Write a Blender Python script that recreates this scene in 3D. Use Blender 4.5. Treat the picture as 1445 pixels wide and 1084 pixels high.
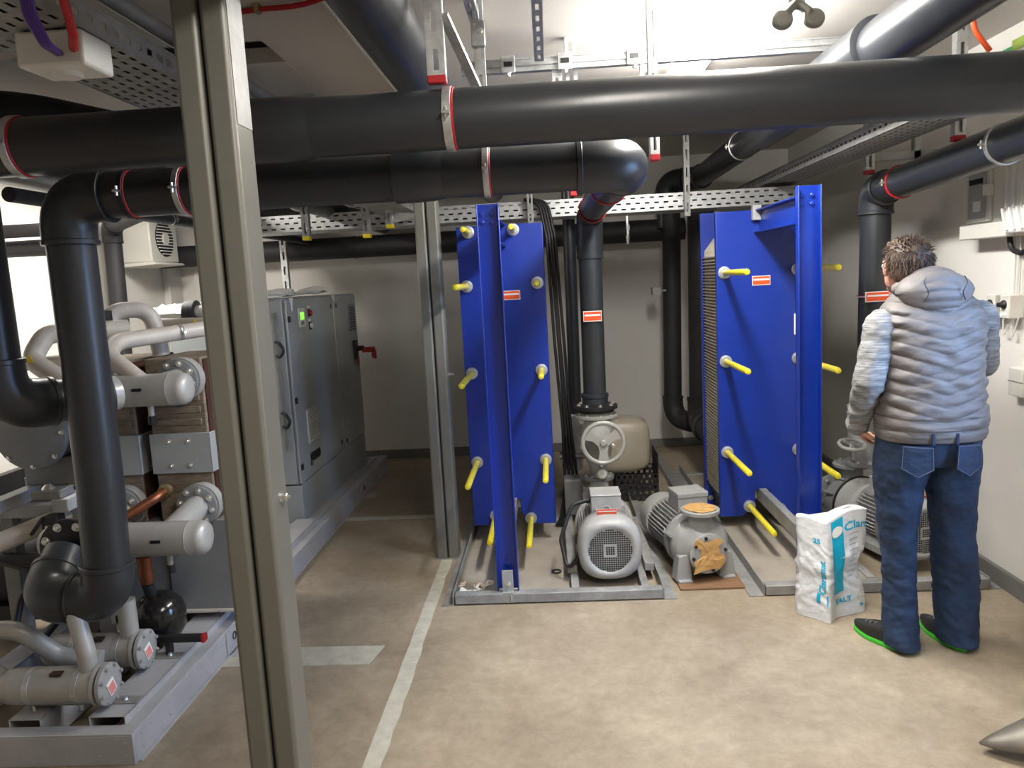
import bpy, math, random
from mathutils import Vector, Matrix, Quaternion
from mathutils import noise as mnoise
random.seed(7)
PI = math.pi
for o in list(bpy.data.objects): bpy.data.objects.remove(o)
SC = bpy.context.scene
COL = SC.collection

# ------------------------------------------------------------------ camera, world, lights, exposure
cam_d = bpy.data.cameras.new('camera'); cam = bpy.data.objects.new('camera', cam_d); COL.objects.link(cam)
cam_d.sensor_width = 36.0; cam_d.lens = 1086.0/1445.0*36.0; cam_d.clip_start = 0.05
yw, pt, rl = math.radians(-3.1044), math.radians(-7.6371), math.radians(-3.0529)
fw = Vector((math.sin(yw)*math.cos(pt), math.cos(yw)*math.cos(pt), math.sin(pt)))
rt = Vector((math.cos(yw), -math.sin(yw), 0)); upv = rt.cross(fw)
ax = rt*math.cos(rl)+upv*math.sin(rl); bx_ = upv*math.cos(rl)-rt*math.sin(rl)
cam.matrix_world = Matrix(((ax.x, bx_.x, -fw.x, 0), (ax.y, bx_.y, -fw.y, 0), (ax.z, bx_.z, -fw.z, 1.62), (0, 0, 0, 1)))
SC.camera = cam
SC.view_settings.view_transform = 'Standard'; SC.view_settings.look = 'None'
SC.view_settings.exposure = 0.65; SC.view_settings.gamma = 1.0
SC.view_settings.use_curve_mapping = False
W = bpy.data.worlds.new('world'); SC.world = W; W.use_nodes = True
W.node_tree.nodes['Background'].inputs[0].default_value = (0.6, 0.65, 0.75, 1)
W.node_tree.nodes['Background'].inputs[1].default_value = 0.03

def area(name, loc, target, sx, sy, power, col):
    d = bpy.data.lights.new(name, 'AREA'); d.shape = 'RECTANGLE'; d.size = sx; d.size_y = sy
    d.energy = power; d.color = col
    o = bpy.data.objects.new(name, d); COL.objects.link(o); o.location = loc
    o.rotation_euler = (Vector(target)-Vector(loc)).to_track_quat('-Z', 'Y').to_euler()
    return o
LAMP_MAIN = 70.0      # emission of the ceiling luminaire's diffuser
area('room_light_behind', (0.35, 1.0, 2.62), (0.35, 1.01, 0), 0.25, 1.3, 36, (1.0, 0.94, 0.86))
area('room_light_left', (-2.45, 4.7, 2.44), (-2.45, 4.7, 0), 0.3, 1.3, 85, (1.0, 0.95, 0.88))
day = area('doorway_daylight', (2.13, 2.45, 1.15), (1.2, 2.85, 0.9), 0.7, 1.8, 17, (0.30, 0.54, 1.0)); day.data.spread = math.radians(95)

# ------------------------------------------------------------------ materials
def mat(name, col, rough=0.5, metal=0.0, var=0.0, vscale=8.0, bump=0.0, bscale=60.0, stretch=(1, 1, 1), coat=0.0, col2=None, emit=0.0, alpha=None):
    m = bpy.data.materials.new(name); m.use_nodes = True
    nt = m.node_tree; b = nt.nodes['Principled BSDF']
    c = (*col, 1); b.inputs['Base Color'].default_value = c
    b.inputs['Roughness'].default_value = rough; b.inputs['Metallic'].default_value = metal
    if coat: b.inputs['Coat Weight'].default_value = coat; b.inputs['Coat Roughness'].default_value = 0.15
    if emit:
        b.inputs['Emission Color'].default_value = c; b.inputs['Emission Strength'].default_value = emit
    if var or bump:
        tc = nt.nodes.new('ShaderNodeTexCoord'); mp = nt.nodes.new('ShaderNodeMapping')
        mp.inputs['Scale'].default_value = stretch
        nt.links.new(tc.outputs['Object'], mp.inputs['Vector'])
    if var:
        n = nt.nodes.new('ShaderNodeTexNoise'); n.inputs['Scale'].default_value = vscale; n.inputs['Detail'].default_value = 6
        n.inputs['Roughness'].default_value = 0.65
        nt.links.new(mp.outputs[0], n.inputs['Vector'])
        r = nt.nodes.new('ShaderNodeValToRGB'); r.color_ramp.elements[0].position = 0.32; r.color_ramp.elements[1].position = 0.68
        d = col2 or tuple(max(0, x*(1-var)) for x in col)
        r.color_ramp.elements[0].color = (*d, 1)
        r.color_ramp.elements[1].color = (*[min(1, x*(1+var*0.5)) for x in col], 1) if not col2 else c
        nt.links.new(n.outputs['Fac'], r.inputs[0]); nt.links.new(r.outputs[0], b.inputs['Base Color'])
        mr = nt.nodes.new('ShaderNodeMapRange'); mr.inputs['To Min'].default_value = max(0.05, rough-0.1); mr.inputs['To Max'].default_value = min(1, rough+0.12)
        nt.links.new(n.outputs['Fac'], mr.inputs['Value']); nt.links.new(mr.outputs[0], b.inputs['Roughness'])
    if bump:
        n2 = nt.nodes.new('ShaderNodeTexNoise'); n2.inputs['Scale'].default_value = bscale; n2.inputs['Detail'].default_value = 4
        nt.links.new(mp.outputs[0], n2.inputs['Vector'])
        bp = nt.nodes.new('ShaderNodeBump'); bp.inputs['Strength'].default_value = bump; bp.inputs['Distance'].default_value = 0.01
        nt.links.new(n2.outputs['Fac'], bp.inputs['Height']); nt.links.new(bp.outputs[0], b.inputs['Normal'])
    return m
M = {}
M['pvc'] = mat('grey_pvc', (0.028, 0.031, 0.036), 0.33, var=0.12, vscale=3, bump=0.02, bscale=30)
M['pvc_dust'] = mat('dusty_pvc', (0.06, 0.055, 0.05), 0.6, var=0.25, vscale=6)
M['black'] = mat('black_rubber', (0.012, 0.012, 0.013), 0.5, var=0.2)
M['black_pipe'] = mat('black_insulation', (0.018, 0.018, 0.02), 0.6, var=0.2)
M['galv'] = mat('galvanised_steel', (0.56, 0.57, 0.57), 0.42, 0.75, var=0.22, vscale=30)
M['galv_dull'] = mat('dull_galvanised_steel', (0.36, 0.36, 0.35), 0.55, 0.5, var=0.25, vscale=12)  # darker, rougher version of the galvanised steel
M['chrome'] = mat('bright_bolt_steel', (0.72, 0.71, 0.68), 0.28, 0.9)
M['post'] = mat('post_grey_paint', (0.175, 0.172, 0.150), 0.42, 0.1, var=0.06, vscale=3, bump=0.02, bscale=80)
M['frame'] = mat('frame_grey_paint', (0.29, 0.29, 0.28), 0.5, 0.1, var=0.35, vscale=9)
M['skid'] = mat('skid_light_grey', (0.40, 0.40, 0.41), 0.5, 0.0, var=0.15, vscale=6)
M['machine'] = mat('machine_grey_enamel', (0.33, 0.335, 0.33), 0.38, 0.0, var=0.12, vscale=10)
M['machine_d'] = mat('machine_mid_grey', (0.20, 0.205, 0.205), 0.4, 0.0, var=0.12, vscale=6)
M['motor'] = mat('motor_grey_cast', (0.40, 0.40, 0.39), 0.5, 0.1, var=0.15, vscale=14, bump=0.08, bscale=120)
M['header'] = mat('header_silver_grey', (0.38, 0.375, 0.355), 0.36, 0.15, var=0.1, vscale=6)
M['beige'] = mat('beige_painted_pipe', (0.55, 0.50, 0.44), 0.42, var=0.12, vscale=6)
M['cabinet'] = mat('cabinet_grey', (0.33, 0.35, 0.35), 0.36, 0.1, var=0.06, vscale=2)
M['brown'] = mat('brown_insulation', (0.20, 0.155, 0.11), 0.85, var=0.45, vscale=10, bump=0.4, bscale=25, stretch=(1, 1, 5))
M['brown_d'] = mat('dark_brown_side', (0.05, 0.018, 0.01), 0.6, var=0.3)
M['blue'] = mat('blue_enamel', (0.001, 0.024, 0.27), 0.38, 0.0, var=0.12, vscale=2.5, bump=0.03, bscale=120, coat=0.25)
M['yellow'] = mat('yellow_sleeve', (0.78, 0.66, 0.03), 0.3, 0.0, coat=0.4)
M['yellowcap'] = mat('yellow_cap', (0.85, 0.68, 0.02), 0.45)
M['rod'] = mat('zinc_threaded_rod', (0.45, 0.38, 0.20), 0.4, 0.7, var=0.3, vscale=60)
M['white_pl'] = mat('white_plastic', (0.72, 0.71, 0.68), 0.35)
M['offwhite'] = mat('offwhite_plastic', (0.62, 0.61, 0.55), 0.4, var=0.04)
M['red'] = mat('red_rubber', (0.42, 0.01, 0.015), 0.5)
M['orange'] = mat('orange_label', (0.75, 0.09, 0.02), 0.4)
M['white_label'] = mat('white_label', (0.8, 0.8, 0.78), 0.45)
M['purple'] = mat('purple_cable', (0.06, 0.015, 0.22), 0.4)
M['copper'] = mat('copper_pipe', (0.28, 0.10, 0.05), 0.4, 0.8, var=0.3)
M['tape'] = mat('brown_packing_tape', (0.56, 0.33, 0.12), 0.35, var=0.1, vscale=20, bump=0.5, bscale=35)
M['wood'] = mat('worn_wood', (0.22, 0.12, 0.06), 0.8, var=0.4, stretch=(1, 8, 8))
M['plates'] = mat('gasketed_plates', (0.52, 0.47, 0.38), 0.5, 0.2, var=0.2)
M['tank'] = mat('translucent_canister', (0.34, 0.30, 0.23), 0.38, var=0.1, vscale=3)
M['bag'] = mat('white_plastic_sack', (0.68, 0.70, 0.73), 0.30, var=0.04, bump=0.8, bscale=22)
M['cyan'] = mat('cyan_print', (0.01, 0.38, 0.60), 0.35, bump=0.4, bscale=14)
M['lightgreen'] = mat('green_screen', (0.25, 0.9, 0.08), 0.4, emit=0.8)
M['redbutton'] = mat('red_button', (0.35, 0.01, 0.01), 0.4)
M['soffit'] = mat('soffit_board', (0.62, 0.58, 0.53), 0.8, var=0.05, vscale=3)
M['cardboard'] = mat('crumpled_paper', (0.62, 0.50, 0.38), 0.8, var=0.3, vscale=30)
M['skin'] = mat('skin', (0.52, 0.26, 0.18), 0.5, var=0.1, vscale=20)
M['hair'] = mat('brown_hair', (0.07, 0.042, 0.026), 0.6, var=0.45, vscale=25, stretch=(1, 1, .3), bump=0.5, bscale=60)
M['vest'] = mat('grey_quilted_nylon', (0.135, 0.122, 0.117), 0.55, var=0.08, vscale=6, bump=0.5, bscale=14, stretch=(1, 1, 2.2))
M['sleeve'] = mat('heather_grey_knit', (0.33, 0.33, 0.325), 0.9, vscale=22, var=0.1, col2=(0.10, 0.105, 0.11), stretch=(0.5, .5, 7), bump=0.3, bscale=40)
M['denim'] = mat('blue_denim', (0.016, 0.042, 0.105), 0.8, vscale=6, var=0.1, col2=(0.007, 0.017, 0.042), bump=0.9, bscale=10, stretch=(1, 1, 2.0))
M['stitch'] = mat('denim_stitching', (0.10, 0.12, 0.16), 0.8)
M['green_sole'] = mat('green_sole', (0.07, 0.62, 0.04), 0.5)
M['shoe'] = mat('black_shoe', (0.015, 0.015, 0.014), 0.6)
M['scoop'] = mat('worn_sheet_steel', (0.20, 0.18, 0.15), 0.45, 0.4, var=0.3, vscale=8)
M['glass'] = mat('gauge_face', (0.75, 0.74, 0.7), 0.15)
M['lamp'] = mat('lamp_diffuser', (1, 0.98, 0.94), 0.5, emit=LAMP_MAIN)
M['wall'] = mat('painted_wall', (0.70, 0.675, 0.63), 0.75, var=0.05, vscale=1.5, bump=0.06, bscale=40)
M['ceil'] = mat('painted_ceiling', (0.66, 0.62, 0.57), 0.85, var=0.04, vscale=1.2, bump=0.05, bscale=30)
M['skirt'] = mat('grey_skirting', (0.16, 0.155, 0.145), 0.6, var=0.15)
M['filler'] = mat('floor_filler', (0.50, 0.48, 0.39), 0.75, var=0.2, vscale=14, bump=0.25, bscale=50)

def floor_mat():
    m = bpy.data.materials.new('worn_concrete_floor'); m.use_nodes = True; nt = m.node_tree; b = nt.nodes['Principled BSDF']
    N = nt.nodes.new; L = nt.links.new
    tc = N('ShaderNodeTexCoord')
    n1 = N('ShaderNodeTexNoise'); n1.inputs['Scale'].default_value = 2.2; n1.inputs['Detail'].default_value = 9; n1.inputs['Roughness'].default_value = 0.7
    n2 = N('ShaderNodeTexNoise'); n2.inputs['Scale'].default_value = 16; n2.inputs['Detail'].default_value = 12; n2.inputs['Roughness'].default_value = 0.82; n2.inputs['Distortion'].default_value = 0.3
    n3 = N('ShaderNodeTexNoise'); n3.inputs['Scale'].default_value = 9; n3.inputs['Detail'].default_value = 12; n3.inputs['Roughness'].default_value = 0.85
    mp = N('ShaderNodeMapping'); mp.inputs['Scale'].default_value = (0.5, 1.2, 1); mp.inputs['Rotation'].default_value = (0, 0, 0.4)
    L(tc.outputs['Object'], mp.inputs[0])
    for n in (n1, n2): L(tc.outputs['Object'], n.inputs['Vector'])
    L(mp.outputs[0], n3.inputs['Vector'])
    r1 = N('ShaderNodeValToRGB'); r1.color_ramp.elements[0].position = 0.3; r1.color_ramp.elements[1].position = 0.72
    r1.color_ramp.elements[0].color = (0.235, 0.188, 0.132, 1); r1.color_ramp.elements[1].color = (0.42, 0.358, 0.268, 1)
    r2 = N('ShaderNodeValToRGB'); r2.color_ramp.elements[0].position = 0.3; r2.color_ramp.elements[1].position = 0.62
    r2.color_ramp.elements[0].color = (0.74, 0.71, 0.67, 1); r2.color_ramp.elements[1].color = (1.06, 1.05, 1.04, 1)
    r3 = N('ShaderNodeValToRGB'); r3.color_ramp.elements[0].position = 0.62; r3.color_ramp.elements[1].position = 0.72
    r3.color_ramp.elements[0].color = (0, 0, 0, 1); r3.color_ramp.elements[1].color = (0.55, 0.55, 0.55, 1)
    L(n1.outputs['Fac'], r1.inputs[0]); L(n2.outputs['Fac'], r2.inputs[0]); L(n3.outputs['Fac'], r3.inputs[0])
    mx = N('ShaderNodeMix'); mx.data_type = 'RGBA'; mx.blend_type = 'MULTIPLY'; mx.inputs[0].default_value = 1
    L(r1.outputs[0], mx.inputs[6]); L(r2.outputs[0], mx.inputs[7])
    m2 = N('ShaderNodeMix'); m2.data_type = 'RGBA'; L(r3.outputs[0], m2.inputs[0]); L(mx.outputs[2], m2.inputs[6]); m2.inputs[7].default_value = (0.50, 0.46, 0.40, 1)
    L(m2.outputs[2], b.inputs['Base Color'])
    mr = N('ShaderNodeMapRange'); mr.inputs['To Min'].default_value = 0.38; mr.inputs['To Max'].default_value = 0.75
    L(n1.outputs['Fac'], mr.inputs['Value']); L(mr.outputs[0], b.inputs['Roughness'])
    bp = N('ShaderNodeBump'); bp.inputs['Strength'].default_value = 0.25; bp.inputs['Distance'].default_value = 0.004
    L(n2.outputs['Fac'], bp.inputs['Height']); L(bp.outputs[0], b.inputs['Normal'])
    return m
M['floor'] = floor_mat()
M['drip'] = mat('dusty_drip_plate', (0.36, 0.32, 0.26), 0.42, var=0.25, vscale=5)

# ------------------------------------------------------------------ mesh helpers
def V3(p): return Vector(p)
def frame(d):
    d = d.normalized(); a = Vector((0, 0, 1)) if abs(d.z) < 0.9 else Vector((0, 1, 0))
    u = a.cross(d).normalized(); return u, d.cross(u).normalized()
def lerp(a, b, t): return a+(b-a)*t
class MB:
    def __init__(s, root=None):
        s.v = []; s.f = []; s.off = Vector(root['_off']) if root is not None and '_off' in root else Vector((0, 0, 0))
    def add(s, vs, fs):
        n = len(s.v); s.v += [Vector(p) for p in vs]; s.f += [tuple(i+n for i in f) for f in fs]; return s
    def box(s, x0, x1, y0, y1, z0, z1):
        return s.add([(x, y, z) for z in (z0, z1) for y in (y0, y1) for x in (x0, x1)],
                     [(0, 2, 3, 1), (4, 5, 7, 6), (0, 1, 5, 4), (2, 6, 7, 3), (0, 4, 6, 2), (1, 3, 7, 5)])
    def obox(s, c, ex, ey, ez):
        c, ex, ey, ez = map(V3, (c, ex, ey, ez))
        return s.add([c+ex*a+ey*b+ez*d for d in (-1, 1) for b in (-1, 1) for a in (-1, 1)],
                     [(0, 2, 3, 1), (4, 5, 7, 6), (0, 1, 5, 4), (2, 6, 7, 3), (0, 4, 6, 2), (1, 3, 7, 5)])
    def beam(s, p0, p1, w, h, side=None):
        p0, p1 = V3(p0), V3(p1); d = p1-p0
        u = (V3(side) if side else frame(d)[0]).normalized(); v = d.normalized().cross(u).normalized()
        return s.obox((p0+p1)/2, d/2, u*w/2, v*h/2)
    def rings(s, R, closed=False, c0=True, c1=True):
        n = len(R[0]); b = len(s.v); k = len(R)
        for r in R: s.v += [Vector(p) for p in r]
        for i in range(k if closed else k-1):
            a0 = b+i*n; a1 = b+((i+1) % k)*n
            for j in range(n):
                j2 = (j+1) % n; s.f.append((a0+j, a0+j2, a1+j2, a1+j))
        if not closed:
            if c0: s.f.append(tuple(b+j for j in reversed(range(n))))
            if c1: s.f.append(tuple(b+(k-1)*n+j for j in range(n)))
        return s
    def lathe(s, o, axis, prof, n=24, c0=True, c1=True):
        o = V3(o); d = V3(axis).normalized(); u, v = frame(d)
        return s.rings([[o+d*t+(u*math.cos(2*PI*j/n)+v*math.sin(2*PI*j/n))*max(r, 1e-4) for j in range(n)] for t, r in prof], c0=c0, c1=c1)
    def cyl(s, p0, p1, r0, r1=None, n=20):
        p0, p1 = V3(p0), V3(p1); L = (p1-p0).length
        return s.lathe(p0, p1-p0, [(0, r0), (L, r0 if r1 is None else r1)], n)
    def torus(s, c, axis, R, r, n=32, m=8, a0=0, a1=2*PI, flat=1.0):
        c = V3(c); d = V3(axis).normalized(); u, v = frame(d); full = abs(a1-a0-2*PI) < 1e-6
        K = n if full else n+1; RR = []
        for i in range(K):
            a = a0+(a1-a0)*i/n; e = u*math.cos(a)+v*math.sin(a)
            RR.append([c+e*(R+r*math.cos(2*PI*j/m))+d*(r*flat*math.sin(2*PI*j/m)) for j in range(m)])
        return s.rings(RR, closed=full)
    def sphere(s, c, r, n=20, m=12, rot=None):
        c = V3(c); r = Vector((r, r, r)) if isinstance(r, (int, float)) else V3(r)
        R = []
        for i in range(1, m):
            th = PI*i/m
            R.append([Vector((r.x*math.sin(th)*math.cos(2*PI*j/n), r.y*math.sin(th)*math.sin(2*PI*j/n), -r.z*math.cos(th))) for j in range(n)])
        b = len(s.v); top = Vector((0, 0, r.z))
        if rot: R = [[rot @ p for p in q] for q in R]; top = rot @ top
        s.rings([[c+p for p in q] for q in R], c0=False, c1=False)
        e = len(s.v); s.v += [c-top, c+top]; last = b+(m-2)*n
        for j in range(n):
            s.f.append((e, b+(j+1) % n, b+j)); s.f.append((e+1, last+j, last+(j+1) % n))
        return s
    def capsule(s, p0, p1, r0, r1, n=16):
        p0, p1 = V3(p0), V3(p1); s.sphere(p0, r0, n, 10); s.sphere(p1, r1, n, 10); return s.cyl(p0, p1, r0, r1, n)
    def tube(s, pts, r, n=16, rr=None, cap=True):
        pts = [V3(p) for p in pts]; K = len(pts); R = []
        T = [(pts[min(i+1, K-1)]-pts[max(i-1, 0)]).normalized() for i in range(K)]
        u, _ = frame(T[0])
        for i in range(K):
            u = (u-T[i]*u.dot(T[i])); u = u.normalized() if u.length > 1e-6 else frame(T[i])[0]
            w = T[i].cross(u); q = rr(i/(K-1)) if rr else r
            R.append([pts[i]+(u*math.cos(2*PI*j/n)+w*math.sin(2*PI*j/n))*q for j in range(n)])
        return s.rings(R, c0=cap, c1=cap)
    def prism(s, poly, o, u, v, w):
        o, u, v, w = map(V3, (o, u, v, w)); n = len(poly)
        a = [o+u*p[0]+v*p[1] for p in poly]
        return s.add(a+[p+w for p in a], [tuple(reversed(range(n))), tuple(range(n, 2*n))]+[(i, (i+1) % n, (i+1) % n+n, i+n) for i in range(n)])
    def slots(s, o, U, V, nu, nv, fu=0.6, fv=0.35, stag=True):
        """sheet spanned by U, V with a grid of real slots"""
        o, U, V = map(V3, (o, U, V)); 
        def quad(a, b, c, d): s.add([o+U*a+V*c, o+U*b+V*c, o+U*b+V*d, o+U*a+V*d], [(0, 1, 2, 3)])
        y = 0.0
        for r in range(nv):
            ya, yb = (r+0.5-fv/2)/nv, (r+0.5+fv/2)/nv
            quad(0, 1, y, ya); y = yb; x = 0.0; sh = 0.5 if (stag and r % 2) else 0.0
            for c in range(nu+(1 if sh else 0)):
                a = (c+0.5-fu/2-sh)/nu; b = (c+0.5+fu/2-sh)/nu
                a, b = max(a, 0.004), min(b, 0.996)
                if b <= a: continue
                quad(x, a, ya, yb); x = b
            quad(x, 1, ya, yb)
        quad(0, 1, y, 1); return s
    def build(s, name, m, parent=None, smooth=True, bevel=0, solid=0, remesh=0, lap=0, angle=35, disp=None):
        me = bpy.data.meshes.new(name); me.from_pydata([tuple(p-s.off) for p in s.v], [], s.f); me.update()
        me.materials.append(M[m] if isinstance(m, str) else m)
        o = bpy.data.objects.new(name, me); COL.objects.link(o)
        if smooth:
            for p in me.polygons: p.use_smooth = True
            if not remesh: me.set_sharp_from_angle(angle=math.radians(angle))
        if solid: q = o.modifiers.new('solid', 'SOLIDIFY'); q.thickness = solid; q.offset = 0
        if bevel: q = o.modifiers.new('bevel', 'BEVEL'); q.width = bevel; q.segments = 2; q.limit_method = 'ANGLE'; q.angle_limit = 0.7
        if remesh:
            q = o.modifiers.new('remesh', 'REMESH'); q.mode = 'VOXEL'; q.voxel_size = remesh; q.use_smooth_shade = True
            if lap: q = o.modifiers.new('smooth', 'SMOOTH'); q.factor = 0.5; q.iterations = lap
        if disp:
            t = bpy.data.textures.new(name+'_folds', 'CLOUDS'); t.noise_scale = disp[1]; t.noise_depth = 1
            q = o.modifiers.new('folds', 'DISPLACE'); q.texture = t; q.strength = disp[0]; q.mid_level = 0.5
        if parent is not None:
            o.parent = parent
            if '_off' in parent: o['_off'] = list(parent['_off'])
        else:
            o['_off'] = list(s.off)
        return o
def tag(o, label, cat=None, group=None, kind=None):
    if label: o['label'] = label
    if cat: o['category'] = cat
    if group: o['group'] = group
    if kind: o['kind'] = kind
    return o
def thing(name, label, cat, loc=(0, 0, 0), group=None, local=False, rz=0):
    o = bpy.data.objects.new(name, None); COL.objects.link(o); o.location = loc; o.empty_display_size = 0.1
    o.rotation_euler = (0, 0, rz); o['_off'] = [0, 0, 0] if local else list(loc)
    return tag(o, label, cat, group)
def struct(name, mb, m, parent=None, **k):
    o = mb.build(name, m, parent, **k)
    if parent is None: o['kind'] = 'structure'
    return o
def copy_tree(o, parent=None, loc=None):
    c = o.copy(); COL.objects.link(c)
    if parent is not None: c.parent = parent
    if loc is not None: c.location = loc
    for ch in list(o.children): copy_tree(ch, c)
    return c
_cache = {}
def bolt(parent, p, axis, r=0.008, h=0.007, m='chrome', name='bolt'):
    """hexagon bolt head, mesh shared between bolts of one size"""
    key = (r, h, m, name)
    if key not in _cache:
        b = MB(); b.lathe((0, 0, 0), (0, 0, 1), [(0, r*1.45), (h*.25, r*1.45)], 12); b.lathe((0, 0, h*.25), (0, 0, 1), [(0, r), (h, r), (h*1.15, r*.8)], 6)
        me = bpy.data.meshes.new(name); me.from_pydata([tuple(q) for q in b.v], [], b.f); me.materials.append(M[m]); _cache[key] = me
    o = bpy.data.objects.new(name, _cache[key]); COL.objects.link(o); o.parent = parent
    o.location = V3(p)-Vector(parent['_off']) if '_off' in parent else V3(p)
    o.rotation_mode = 'QUATERNION'; o.rotation_quaternion = Vector((0, 0, 1)).rotation_difference(V3(axis).normalized())
    return o
def arc_path(pts, R, seg=8):
    """rounds the corners of a polyline; returns a dense path"""
    pts = [V3(p) for p in pts]; out = [pts[0]]
    for i in range(1, len(pts)-1):
        a, b, c = pts[i-1], pts[i], pts[i+1]; d0 = (a-b).normalized(); d1 = (c-b).normalized()
        ang = d0.angle(d1); t = min(R/math.tan(ang/2), (a-b).length*.48, (c-b).length*.48)
        p0, p1 = b+d0*t, b+d1*t
        for k in range(seg+1):
            s = k/seg; out.append((p0*(1-s)+b*s)*(1-s)+(b*(1-s)+p1*s)*s if False else p0*(1-s)**2+b*2*s*(1-s)*(1)+p1*s*s)
    out.append(pts[-1]); return out
def pipe_run(root, pts, r, R=None, m='pvc', sock=1.13, n=28, elbow=True, seglen=None):
    """straight pipes and moulded elbows with sockets, all children of root"""
    pts = [V3(p) for p in pts]; R = R or r*1.9
    tl = []
    for i in range(1, len(pts)-1):
        d0 = (pts[i-1]-pts[i]).normalized(); d1 = (pts[i+1]-pts[i]).normalized(); ang = d0.angle(d1)
        tl.append(min(R/math.tan(ang/2), (pts[i-1]-pts[i]).length*.49, (pts[i+1]-pts[i]).length*.49))
    for i in range(len(pts)-1):
        a, b = pts[i], pts[i+1]; d = (b-a).normalized()
        a2 = a+d*(tl[i-1] if i > 0 else 0); b2 = b-d*(tl[i] if i < len(tl) else 0)
        if (b2-a2).length > 0.01: MB(root).cyl(a2, b2, r, n=n).build('pipe', m, root)
    for i in range(1, len(pts)-1):
        b = pts[i]; d0 = (pts[i-1]-b).normalized(); d1 = (pts[i+1]-b).normalized(); t = tl[i-1]; s = r*.55
        path = [b+d0*(t+s), b+d0*(t+s*.5)]
        K = 12
        for k in range(K+1):
            q = k/K; path.append((b+d0*t)*(1-q)**2+b*2*q*(1-q)+(b+d1*t)*q*q)
        path += [b+d1*(t+s*.5), b+d1*(t+s)]
        e = MB(root).tube(path, r*(sock if elbow else 1.0), n)
        if elbow:
            for dd in (d0, d1):
                e.lathe(b+dd*(t+s*.55), dd, [(0, r*sock), (.003, r*sock*1.045), (s*.4, r*sock*1.045), (s*.45, r*sock*1.0)], n)
        e.build('elbow', m, root)
    return root
def coupling(root, c, d, r, L, m='pvc'):
    c = V3(c); d = V3(d).normalized()
    MB(root).lathe(c-d*L/2, d, [(0, r), (.004, r*1.1), (L*.45, r*1.1), (L*.75, r*1.08), (L, r*1.0)], 28).build('coupling', m, root)
def clamp(root, c, d, r, w=0.025, m='galv', lug=(0, 0, 1)):
    """steel band with a red rubber lining and two bolt lugs"""
    c = V3(c); d = V3(d).normalized(); l = V3(lug).normalized()
    o = MB(root).lathe(c-d*w/2, d, [(0, r*1.03), (.002, r*1.075), (w-.002, r*1.075), (w, r*1.03)], 32).build('pipe_clamp', m, root)
    MB(root).lathe(c-d*w*.5, d, [(0, r*1.01), (.002, r*1.045), (w*1.22-.002, r*1.045), (w*1.22, r*1.01)], 32).build('rubber_lining', 'red', o)
    s = d.cross(l).normalized(); b = MB(root)
    for sg in (1, -1):
        b.obox(c+s*sg*(r*1.075+.008), d*w*.4, s*.012, l*.004); b.cyl(c+s*sg*(r*1.075+.01)-l*.016, c+s*sg*(r*1.075+.01)+l*.016, .005, n=6)
    b.build('clamp_lug', 'chrome', o)
    return o
def flange(root, c, axis, R, t=0.018, m='header', nb=8, br=0.009, ph=0.2, face=1):
    c = V3(c); d = V3(axis).normalized(); u, v = frame(d)
    f = MB(root).lathe(c-d*t/2, d, [(0, R*.96), (.002, R), (t-.002, R), (t, R*.96)], 32).build('flange', m, root)
    for k in range(nb):
        a = 2*PI*k/nb+ph; e = u*math.cos(a)+v*math.sin(a)
        bolt(f, c+e*R*.8+d*face*t/2, d*face, br, br*.9)
    return f
def text_mesh(body, size, depth=0.0008, bold=0.0):
    cu = bpy.data.curves.new('txt', 'FONT'); cu.body = body; cu.size = size; cu.extrude = depth; cu.resolution_u = 2; cu.offset = bold
    cu.align_x = 'CENTER'; cu.align_y = 'CENTER'
    ob = bpy.data.objects.new('txt', cu); COL.objects.link(ob)
    dg = bpy.context.evaluated_depsgraph_get(); me = bpy.data.meshes.new_from_object(ob.evaluated_get(dg))
    vs = [v.co.copy() for v in me.vertices]; fs = [tuple(p.vertices) for p in me.polygons]
    bpy.data.objects.remove(ob); bpy.data.curves.remove(cu); bpy.data.meshes.remove(me)
    return vs, fs
def label_plate(root, c, u, v, w, h, n, name='label_plate'):
    """orange plate with a white stripe; c centre, u right, v up, n outward"""
    c, u, v, n = V3(c), V3(u).normalized(), V3(v).normalized(), V3(n).normalized()
    p = MB(root).obox(c+n*.003, u*w/2, v*h/2, n*.003).build(name, 'white_label', root)
    MB(root).obox(c+n*.0066+v*h*.0, u*w*.47, v*h*.42, n*.001).build('print', 'orange', p)
    MB(root).obox(c+n*.0080+v*h*.1, u*w*.43, v*h*.09, n*.0008).build('stripe', 'white_label', p)
    return p

exec_parts = []
# ------------------------------------------------------------------ room shell
XL, XR, YB, YF, ZC = -3.5, 2.17, 7.15, -1.6, 2.65
struct('floor', MB().box(XL-.1, XR+.1, YF-.1, YB+.1, -0.1, 0), 'floor', smooth=False)
struct('ceiling', MB().box(XL-.1, XR+.1, YF-.1, YB+.1, ZC, ZC+.1), 'ceil', smooth=False)
struct('wall_back', MB().box(XL-.1, XR+.1, YB, YB+.1, 0, ZC), 'wall', smooth=False)
struct('wall_left', MB().box(XL-.1, XL, YF-.1, YB, 0, ZC), 'wall', smooth=False)
struct('wall_right', MB().box(XR, XR+.1, YF-.1, YB, 0, ZC), 'wall', smooth=False)
struct('wall_front', MB().box(XL, XR, YF-.1, YF, 0, ZC), 'wall', smooth=False)
struct('baseboard_back', MB().box(XL, XR, YB-.02, YB, 0, .08), 'skirt', smooth=False, bevel=.004)
struct('baseboard_right', MB().box(XR-.025, XR, YF, YB, 0, .09), 'skirt', smooth=False, bevel=.004)
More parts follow.
